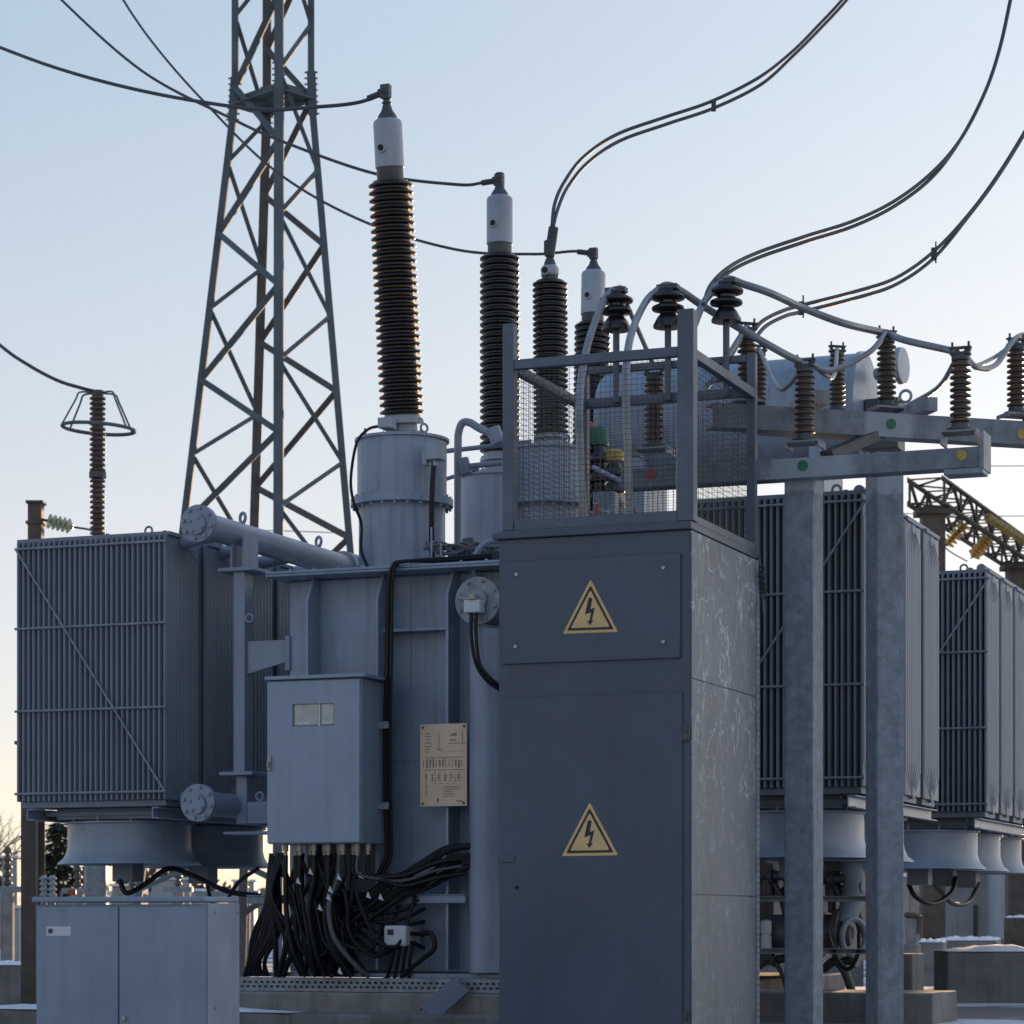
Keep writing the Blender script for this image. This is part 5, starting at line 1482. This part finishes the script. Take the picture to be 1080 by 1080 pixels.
mb = MB().box(c.x - hw, c.x + hw * 0.3, 24, 24.012, 0, 2.6).box(c.x + hw * 0.3, c.x + hw * 0.3 + 0.01, 24.0, 24.16, 0, 2.6).box(c.x + hw * 0.3, c.x + hw, 24.16, 24.172, 0, 2.6).box(c.x - hw, c.x - hw + 0.01, 24.012, 24.06, 0, 2.6)
mb.build('shaft', 'brown', pc2)
MB().box(c.x - hw - 0.05, c.x + hw + 0.05, 23.95, 24.22, 2.602, 2.63).build('cap', 'brown', pc2)


def glass_string(p, q, n, r, m_, label, group):
    p, q = Vector(p), Vector(q); d = q - p; L = d.length; d.normalize()
    root = thing('insulator_string', label, 'insulator string', p, Wd, group)
    MB().cyl(p, q, 0.016, 6).build('rod', 'iron', root)
    for k in range(n):
        c_ = p + d * L * (0.12 + 0.76 * (k + 0.5) / n)
        MB().lathe([(0.02, -0.02), (r, 0.0), (r, 0.014), (r * 0.45, 0.045), (0.03, 0.065)], c_, d, 16).build('disc', m_, root, sharp=60)
    return root


glass_string(TP(45, 548, pY_), TP(78, 556, pY_), 5, 0.085, 'glass', 'pale glass insulator string tied to the brown column behind the finned radiator', None)
conductor([TP(78, 556, pY_), TP(100, 560, pY_ - .4), TP(150, 575, pY_ - 1)], 0.012, 'overhead_wire', 'thin wire leaving the pale glass insulator string', 'wire', 'wiredark')

# right hand portal with lattice beam
q0, q1 = TP(982, 530, 42.0), TP(1072, 590, 48.6)
q2 = q0 + (q1 - q0) * 2.0
q2.z = q0.z; q1.z = q0.z
rp = thing('portal_frame', 'rusty brown lattice beam portal against the bright sky behind the radiators', 'portal frame', (q0.x, q0.y, 0), Wd)


def portal_col(c_, zt, w=0.36):
    mb = MB()
    mb.box(c_.x - w / 2, c_.x + w / 2, c_.y - w / 2, c_.y + w / 2, 0, zt - 0.02)
    mb.box(c_.x - w * 0.75, c_.x + w * 0.75, c_.y - w * 0.75, c_.y + w * 0.75, zt - 0.15, zt - 0.05)
    mb.build('column', 'brown', rp, bevel=0.01)


zlow = TP(985, 533, 42).z
d = (q2 - q0); d.z = 0; Lb = d.length; d.normalize(); nrm = Vector((-d.y, d.x, 0))
hb_ = TP(985, 508, 42).z - zlow
portal_col(q0 + d * 0.1, zlow)
portal_col(q0 + (q1 - q0), zlow)
P0 = Vector((q0.x, q0.y, zlow)) - d * 0.3
mb = MB(); wb = 0.55
corners = [(-wb / 2, 0), (wb / 2, 0), (wb / 2, hb_), (-wb / 2, hb_)]
for a_, z in corners:
    mb.angle(P0 + nrm * a_ + Vector((0, 0, z)), P0 + d * Lb + nrm * a_ + Vector((0, 0, z)), 0.085, 0.016)
mb.build('chord', 'brown', rp, smooth=False)
mb = MB(); st = 0.62; n = int(Lb / st)
for k in range(n):
    for (a0, z0), (a1, z1) in zip(corners, corners[1:] + corners[:1]):
        s0, s1_ = (k * st, (k + 1) * st) if k % 2 else ((k + 1) * st, k * st)
        mb.bar(P0 + d * s0 + nrm * a0 + Vector((0, 0, z0)), P0 + d * s1_ + nrm * a1 + Vector((0, 0, z1)), 0.05, 0.02)
        mb.bar(P0 + d * k * st + nrm * a0 + Vector((0, 0, z0)), P0 + d * k * st + nrm * a1 + Vector((0, 0, z1)), 0.04, 0.02) if k % 2 == 0 else None
mb.build('lacing', 'brown', rp, smooth=False)
def onbeam(s_, dn, dz): return P0 + d * s_ + nrm * dn + Vector((0, 0, dz))


IG = 'amber glass insulator strings on the lattice portal'
glass_string(onbeam(1.9, -0.28, -0.02), TP(996, 577, 43.6), 6, 0.12, 'amber', 'amber glass string slanting left below the lattice beam, nearer its far column', IG)
glass_string(onbeam(3.7, -0.28, -0.02), TP(1024, 589, 45), 6, 0.12, 'amber', 'amber glass string slanting left below the lattice beam, nearer the right picture edge', IG)
glass_string(onbeam(2.6, -0.34, 0.18), onbeam(4.9, -0.5, 0.1), 6, 0.085, 'amber', 'amber glass string lying along the lattice beam', IG)
glass_string(onbeam(5.1, -0.34, 0.2), onbeam(7.2, -0.5, 0.15), 6, 0.085, 'amber', 'amber glass string at the right picture edge on the lattice beam', IG)
conductor([TP(996, 577, 43.6), TP(1004, 583, 44), TP(1020, 592, 45)], 0.012, 'overhead_wire', 'thin wire between the two slanting amber strings', 'wire', 'wiredark')
for y0, y1, lab in ((489, 491, 'faint distant wire crossing the bright sky just right of the lower beam end'), (541, 544, 'faint distant wire crossing the bright sky above the lattice beam')):
    conductor([TP(940, y0, 60), TP(1010, (y0 + y1) / 2 + 1, 60), TP(1090, y1, 60), TP(1200, y1 - 6, 60)], 0.010, 'overhead_wire', lab, 'wire', 'wiredark')
conductor([TP(360, 562, 60), TP(300, 560, 60), TP(220, 558, 60)], 0.010, 'overhead_wire', 'faint distant wire crossing behind the tower foot', 'wire', 'wiredark')

# ================================================================== BACKGROUND YARD
def block(name, label, cat, px0, px1, py0, py1, Y, depth, m_, snow=False, group=None, rot=-0.2, base=None):
    fr = Frame(rot)
    c_ = fr.pY((px0 + px1) / 2, py1, Y); w_ = (px1 - px0) / F * Y / 2 / cos(rot)
    zt_ = fr.pY((px0 + px1) / 2, py0, Y).z; zb_ = 0.0 if base is None else base
    root = thing(name, label, cat, (c_.x, c_.y, zb_), fr, group)
    MB().box(c_.x - w_, c_.x + w_, c_.y, c_.y + depth, zb_, zt_).build('block' if 'concrete' in name or 'wall' in name or 'kerb' in name else 'body', m_, root, bevel=0.015)
    if snow:
        snow_strip(c_.x - w_, c_.x + w_, c_.y - 0.01, c_.y + depth, zt_, 0.05, int(px0 + py0), 24, 5).build('snow', 'snow', root)
    return root, fr, c_, w_, zt_


# right: blocks and walls
block('concrete_block', 'square concrete block peeping out just right of the peeling column', 'block', 945, 962, 1006, 1020, 22.5, 0.5, 'concrete2', rot=-0.35)
block('pit_wall', 'long low concrete wall with patches of snow at the right picture edge', 'wall', 1000, 1300, 1004, 1058, 19.5, 0.9, 'concrete2', True, rot=-0.05)
block('concrete_block', 'pale sloping topped concrete block carrying snow behind the low wall', 'block', 968, 995, 994, 1010, 35.0, 1.0, 'concrete', True)
block('concrete_block', 'wide snow covered concrete slab behind the low wall on the right', 'block', 985, 1050, 992, 1004, 38, 5.0, 'concrete', True)
block('concrete_block', 'brown stained concrete block at the right picture edge behind the wall', 'block', 1060, 1120, 968, 992, 42, 2.0, 'brown', True)
b_, fr_, c_, w_, zt_ = block('equipment_building', 'pale grey equipment building far behind the right hand radiators', 'building', 992, 1052, 900, 1000, 62, 5, 'wall', rot=-0.1)
MB().box(c_.x - w_ - 0.15, c_.x + w_ + 0.15, c_.y - 0.2, c_.y + 5.2, zt_ + 0.003, zt_ + 0.16).build('roof', 'snow', b_)
MB().box(c_.x + 0.1, c_.x + 0.18, c_.y - 0.06, c_.y - 0.003, 0.1, zt_ - 1.2).build('drain_pipe', 'iron', b_)
b_, fr_, c_, w_, zt_ = block('equipment_building', 'low whitish equipment building beside the peeling column', 'building', 930, 985, 925, 990, 70, 5, 'wall', rot=0.1)
MB().box(c_.x - w_ - 0.1, c_.x + w_ + 0.1, c_.y - 0.15, c_.y + 5.1, zt_ + 0.003, zt_ + 0.12).build('roof', 'snow', b_)
for k in range(3):
    MB().box(c_.x - w_ + 0.25 + 0.5 * k, c_.x - w_ + 0.5 + 0.5 * k, c_.y - 0.03, c_.y - 0.003, 0.5, zt_ - 0.4).build('window', 'window', b_)
b_, fr_, c_, w_, zt_ = block('equipment_building', 'pale building with a dark base at the right picture edge', 'building', 1056, 1120, 905, 990, 58, 4, 'palebox', rot=-0.1)
MB().box(c_.x - w_ - 0.1, c_.x + w_ + 0.1, c_.y - 0.15, c_.y + 4.1, zt_ + 0.003, zt_ + 0.12).build('roof', 'snow', b_)
# wall added to keep the low sun off the tank, glimpsed below the radiators
sun_wall = thing('sun_block_wall', 'tall shaded concrete wall added to block the low sun, far behind the oil pump, glimpsed between the two grey columns', 'wall', (2.9, 40, 0), Wd)
MB().box(0.4, 5.3, 40, 40.35, 0, 5.3).build('wall_slab', 'concrete2', sun_wall, bevel=0.02)
MB().box(0.3, 5.4, 39.9, 40.45, 5.303, 5.40).build('coping', 'concrete', sun_wall)
# bollard-like valve post
c_ = TP(962, 1000, 34)
vp = thing('hydrant_post', 'stubby worn post with a bent top standing on the snowy block', 'post', (c_.x, c_.y, 0), Wd)
zq = TP(962, 962, 34).z
MB().lathe([(0.11, 0), (0.11, zq - 0.42), (0.08, zq - 0.4), (0.10, zq - 0.12), (0.09, zq - 0.08)], (c_.x, c_.y, 0), n=16).build('shaft', 'concrete', vp)
MB().torus((c_.x + 0.02, c_.y, zq - 0.06), (0.3, 0.2, 1), 0.10, 0.03, 18, 8).cyl((c_.x + 0.08, c_.y - .08, zq - 0.28), (c_.x + 0.09, c_.y - .08, zq - 0.06), 0.035, 10).build('valve_head', 'brown', vp)

# left: low wall and yard gear
block('pit_wall', 'dark low pit wall edged with snow at the left picture edge', 'wall', -160, 60, 1018, 1060, 31, 0.35, 'concrete2', True, rot=-0.05)
for i, (px0, px1, py0, Y, m_, lab) in enumerate((
        (2, 18, 905, 52, 'palebox', 'pale grey equipment kiosk at the left picture edge beside the brown column'),
        (6, 20, 958, 44, 'palebox', 'small pale kiosk below the kiosk at the left picture edge'),
        (60, 88, 950, 46, 'palebox', 'pale kiosk peeping over the low cabinet under the radiator fan'),
        (88, 108, 912, 50, 'palebox', 'tall grey kiosk behind the yellow sign under the radiator'),
        (118, 150, 935, 48, 'wall', 'whitish kiosk seen below the first fan motor'),
        (160, 200, 928, 55, 'palebox', 'broad grey kiosk seen between the two fan motors'),
        (205, 232, 940, 50, 'wall', 'whitish kiosk seen right of the low cabinet'),
        (246, 268, 930, 58, 'palebox', 'distant grey kiosk seen between the cables'))):
    b_, fr_, c_, w_, zt_ = block('equipment_kiosk', lab, 'kiosk', px0, px1, py0, 1000, Y, 0.8, m_, rot=0.1 * (i % 3) - 0.1)
    MB().box(c_.x - w_ - 0.04, c_.x + w_ + 0.04, c_.y - 0.06, c_.y + 0.86, zt_ + 0.003, zt_ + 0.05).build('roof', 'snow', b_)
    MB().box(c_.x - w_ * 0.8, c_.x + w_ * 0.8, c_.y - 0.02, c_.y - 0.003, 0.15, zt_ - 0.12).build('door', m_, b_)
# stacked insulator discs behind the low cabinet
for k, (px, lab) in enumerate(((46, 'pale ribbed insulator stack over the low cabinet, nearer the brown column'), (55, 'pale ribbed insulator stack over the low cabinet, nearer the red lamp'))):
    c_ = TP(px, 946, 24); zt_ = TP(px, 923, 24).z
    root = thing('ribbed_insulator', lab, 'insulator', (c_.x, 24, 0), Wd, 'small ribbed insulators')
    MB().lathe(sheds(zt_ - c_.z + 0.05, 0.022, 0.040, 5), (c_.x, 24, c_.z - 0.05), n=14).build('porcelain', 'palebox', root)
    MB().cyl((c_.x, 24, 0), (c_.x, 24, c_.z - 0.051), 0.03, 10).build('support', 'galv', root)
c_ = TP(76, 941, 30)
rt = thing('red_marker_post', 'small red topped post over the low cabinet', 'post', (c_.x, 30, 0), Wd)
MB().box(c_.x - 0.045, c_.x + 0.045, 30 - 0.04, 30 + 0.04, c_.z - 0.03, c_.z + 0.03).build('head', 'red', rt, bevel=0.01)
MB().cyl((c_.x, 30, 0), (c_.x, 30, c_.z - 0.031), 0.025, 8).build('post', 'galv', rt)
c_ = TP(107, 918, 40)
rt = thing('yellow_sign_post', 'small yellow plate on a post seen under the radiator fan', 'sign', (c_.x, 40, 0), Wd)
MB().box(c_.x - 0.06, c_.x + 0.06, 39.95, 39.97, c_.z - 0.11, c_.z + 0.11).build('plate', 'yellow', rt)
MB().cyl((c_.x, 40, 0), (c_.x, 40, c_.z + 0.12), 0.02, 8).build('post', 'galv', rt)
# equipment supports (poles with insulators) seen under the radiators
for k, (px, Y, h_, lab) in enumerate(((8, 40, 2.0, 'equipment support with brown insulator beside the left edge kiosk'), (82, 42, 2.0, 'equipment support between kiosks under the left radiator'), (140, 44, 1.9, 'equipment support below the first fan motor'), (188, 46, 2.1, 'equipment support between the fan motors'), (224, 40, 1.9, 'equipment support right of the low cabinet'), (258, 45, 2.0, 'equipment support among the fanned cables'))):
    c_ = TP(px, 990, Y)
    root = thing('equipment_support', lab, 'support', (c_.x, Y, 0), Wd, 'equipment supports in the yard')
    MB().box(c_.x - 0.09, c_.x + 0.09, Y - 0.09, Y + 0.09, 0, h_ * 0.72).build('post', 'concrete', root, bevel=0.01)
    MB().box(c_.x - 0.25, c_.x + 0.25, Y - 0.06, Y + 0.06, h_ * 0.72 + 0.002, h_ * 0.72 + 0.09).build('cross_arm', 'galv', root)
    MB().lathe(sheds(h_ * 0.3, 0.035, 0.07, 5), (c_.x, Y, h_ * 0.72 + 0.092), n=14).build('porcelain', 'porc2', root)
# yard fence far behind
fn = thing('yard_fence', 'long pale perimeter fence of concrete panels far behind the yard', 'fence', (0, 90, 0), Wd)
mb = MB()
for k in range(40):
    x = -50 + k * 2.6
    mb.box(x, x + 2.5, 90, 90.08, 0.05, 2.0)
mb.build('panel', 'wall', fn)
mb = MB()
for k in range(41):
    x = -50.05 + k * 2.6
    mb.box(x - 0.045, x + 0.095, 89.95, 90.15, 0, 2.15)
mb.build('post', 'concrete', fn)


# trees
def tree(px, Y, h, label, seed, spread=1.0, name='bare_tree'):
    rr = random.Random(seed)
    c_ = TP(px, 980, Y)
    root = thing(name, label, 'tree', (c_.x, Y, 0), Wd, 'bare winter trees beyond the yard')
    tr = MB(); cr = MB()
    def grow(p, d_, L, r, lev):
        q = p
        pts = [p]; d_ = d_.normalized()
        for s_ in range(3):
            d_ = (d_ + Vector((rr.uniform(-.18, .18), rr.uniform(-.18, .18), rr.uniform(-0.02, .14)))).normalized()
            q = q + d_ * L / 3; pts.append(q)
        rs = [r, r * 0.85, r * 0.7, r * 0.55]
        (tr if lev < 2 else cr).tube(pts, rs, 5 if lev > 1 else 8)
        if lev >= 5: return
        nb = 3 if lev < 3 else 3
        for b in range(nb):
            an = rr.uniform(0, 2 * pi); tilt = rr.uniform(0.35, 0.8) * spread
            x_, y_, z_ = MB.basis(d_)
            nd = z_ * cos(tilt) + (x_ * cos(an) + y_ * sin(an)) * sin(tilt)
            grow(pts[2 + (b % 2)] if b else q, nd, L * rr.uniform(0.6, 0.78), r * 0.55, lev + 1)
    grow(Vector((c_.x, Y, 0)), Vector((0, 0, 1)), h * 0.32, h * 0.022, 0)
    tr.build('trunk', 'bark', root); cr.build('crown', 'bark', root, smooth=False)


tree(2, 95, 6.2, 'bare tree at the left picture edge against the glowing sky', 1)
tree(20, 110, 6.0, 'bare tree just left of the brown column', 2)
tree(46, 120, 6.0, 'bare tree between brown column and conifer', 3)
tree(-22, 100, 7.0, 'bare tree whose twigs reach in from outside the left picture edge', 4)
tree(1018, 130, 5.0, 'bare tree far behind the equipment building on the right', 5)


def conifer(px, Y, h, label, seed):
    rr = random.Random(seed); c_ = TP(px, 980, Y)
    root = thing('conifer_tree', label, 'tree', (c_.x, Y, 0), Wd, 'conifers beyond the yard')
    MB().tube([(c_.x, Y, 0), (c_.x, Y, h)], [h * 0.02, 0.01], 8).build('trunk', 'bark', root)
    mb = MB()
    for k in range(950):
        f_ = rr.random() ** 0.8
        z = h * (0.12 + 0.88 * f_); rad = h * 0.20 * (1 - f_) ** 0.85 * rr.uniform(0.25, 1.1) + 0.05
        an = rr.uniform(0, 2 * pi)
        p = Vector((c_.x + rad * cos(an), Y + rad * sin(an), z - rad * 0.25))
        o_ = Vector((cos(an), sin(an), -0.35)) * rr.uniform(0.15, 0.4); s_ = Vector((-sin(an), cos(an), rr.uniform(-.4, .4))) * rr.uniform(0.04, 0.12)
        n = len(mb.v); mb.v += [p - s_, p + s_, p + o_ + s_ * 0.2 + Vector((0, 0, rr.uniform(-.1, .1))), p + o_ - s_ * 0.2]; mb.f.append((n, n + 1, n + 2, n + 3))
    mb.build('crown', 'needles', root, smooth=False)


conifer(62, 85, 4.2, 'dark conifer seen between the brown column and the radiator fan', 21)
# distant treeline
rr = random.Random(77); mb = MB()
for k in range(9000):
    x = rr.uniform(-90, 90); Y = rr.uniform(195, 215)
    top = 5.0 + 1.6 * sin(x * 0.13) + 1.2 * sin(x * 0.41 + 1) + rr.uniform(-1, 0.6)
    z = top * rr.random() ** 0.7
    p = Vector((x, Y, z)); a_ = rr.uniform(0, pi); s_ = rr.uniform(0.2, 0.55)
    dx, dz = cos(a_) * s_, sin(a_) * s_
    n = len(mb.v); mb.v += [p + Vector((-dx, 0, -dz)), p + Vector((dz * .5, 0.2, -dx * .5)), p + Vector((dx, 0, dz)), p + Vector((-dz * .5, -0.2, dx * .5))]; mb.f.append((n, n + 1, n + 2, n + 3))
tl = mb.build('treeline', 'bark', smooth=False); tl['kind'] = 'stuff'; tl['label'] = 'distant mass of bare woodland along the horizon'

# ================================================================== LIGHT, SKY, CAMERA
SUN_EL, SUN_AZ = 4.2, 12.0        # azimuth to the right of the viewing direction
w = bpy.data.worlds.new('World'); sc.world = w; w.use_nodes = True
nt = w.node_tree; N, L = nt.nodes, nt.links
bg = N['Background']
sky = N.new('ShaderNodeTexSky'); sky.sky_type = 'NISHITA'; sky.sun_disc = False
sky.sun_elevation = R(SUN_EL); sky.sun_rotation = R(SUN_AZ)
sky.air_density = 1.0; sky.dust_density = 0.6; sky.ozone_density = 3.0; sky.altitude = 100
BGS = 0.12
bg.inputs['Strength'].default_value = BGS
# thin even haze high over the clear sky: pale towards the horizon, blue overhead
tc = N.new('ShaderNodeTexCoord'); sx = N.new('ShaderNodeSeparateXYZ'); L.new(tc.outputs['Generated'], sx.inputs['Vector'])
rp = N.new('ShaderNodeValToRGB'); cr = rp.color_ramp
stops = [(0.0, (0.88, 0.74, 0.55)), (0.03, (0.86, 0.77, 0.65)), (0.08, (0.69, 0.685, 0.69)), (0.17, (0.555, 0.60, 0.66)), (0.31, (0.395, 0.495, 0.605)), (0.6, (0.24, 0.36, 0.57)), (1.0, (0.15, 0.27, 0.52))]
cr.elements[0].position = stops[0][0]; cr.elements[0].color = (*stops[0][1], 1)
cr.elements[1].position = stops[-1][0]; cr.elements[1].color = (*stops[-1][1], 1)
for p_, c_ in stops[1:-1]:
    e = cr.elements.new(p_); e.color = (*c_, 1)
L.new(sx.outputs['Z'], rp.inputs['Fac'])
sc1 = N.new('ShaderNodeMix'); sc1.data_type = 'RGBA'; sc1.blend_type = 'MULTIPLY'; sc1.inputs['Factor'].default_value = 1
k_ = 1 / BGS; sc1.inputs['B'].default_value = (k_, k_, k_, 1); L.new(rp.outputs['Color'], sc1.inputs['A'])
mxw = N.new('ShaderNodeMix'); mxw.data_type = 'RGBA'; mxw.inputs['Factor'].default_value = 0.85
L.new(sky.outputs['Color'], mxw.inputs['A']); L.new(sc1.outputs['Result'], mxw.inputs['B'])
# brighter aureole of thin haze on the sun's side of the sky
dt = N.new('ShaderNodeVectorMath'); dt.operation = 'DOT_PRODUCT'; L.new(tc.outputs['Generated'], dt.inputs[0])
dt.inputs[1].default_value = (sin(R(SUN_AZ + 50)) * cos(R(8)), cos(R(SUN_AZ + 50)) * cos(R(8)), sin(R(8)))
mx0 = N.new('ShaderNodeMath'); mx0.operation = 'MAXIMUM'; mx0.inputs[1].default_value = 0; L.new(dt.outputs['Value'], mx0.inputs[0])
pw_ = N.new('ShaderNodeMath'); pw_.operation = 'POWER'; pw_.inputs[1].default_value = 3; L.new(mx0.outputs[0], pw_.inputs[0])
glow = N.new('ShaderNodeMix'); glow.data_type = 'RGBA'; glow.blend_type = 'ADD'; L.new(pw_.outputs[0], glow.inputs['Factor'])
gk = 0.72 / BGS; glow.inputs['B'].default_value = (gk, gk * 0.88, gk * 0.75, 1); L.new(mxw.outputs['Result'], glow.inputs['A'])
L.new(glow.outputs['Result'], bg.inputs['Color'])
sd = bpy.data.lights.new('sun', 'SUN'); sd.energy = 4.5; sd.angle = R(0.5); sd.color = (1.0, 0.62, 0.30)
so_ = bpy.data.objects.new('sun', sd); col.objects.link(so_)
dirv = Vector((sin(R(SUN_AZ)) * cos(R(SUN_EL)), cos(R(SUN_AZ)) * cos(R(SUN_EL)), sin(R(SUN_EL))))
so_.rotation_euler = dirv.to_track_quat('Z', 'Y').to_euler()
so_.location = dirv * 50

cd = bpy.data.cameras.new('camera'); cam = bpy.data.objects.new('camera', cd); col.objects.link(cam)
cam.location = (0, 0, EYE); cam.rotation_euler = (R(90), 0, 0)
cd.sensor_width = 36; cd.sensor_fit = 'HORIZONTAL'; cd.lens = 36 * F / 1080; cd.shift_x = 0; cd.shift_y = (HZ - 540) / 1080
cd.clip_end = 6000; cd.clip_start = 0.1
cd.dof.use_dof = True; cd.dof.focus_distance = 15.5; cd.dof.aperture_fstop = 7.0
sc.camera = cam
sc.view_settings.view_transform = 'Standard'; sc.view_settings.look = 'None'
sc.view_settings.exposure = 0.36; sc.view_settings.gamma = 1.0
sc.cycles.max_bounces = 8; sc.cycles.use_denoising = True
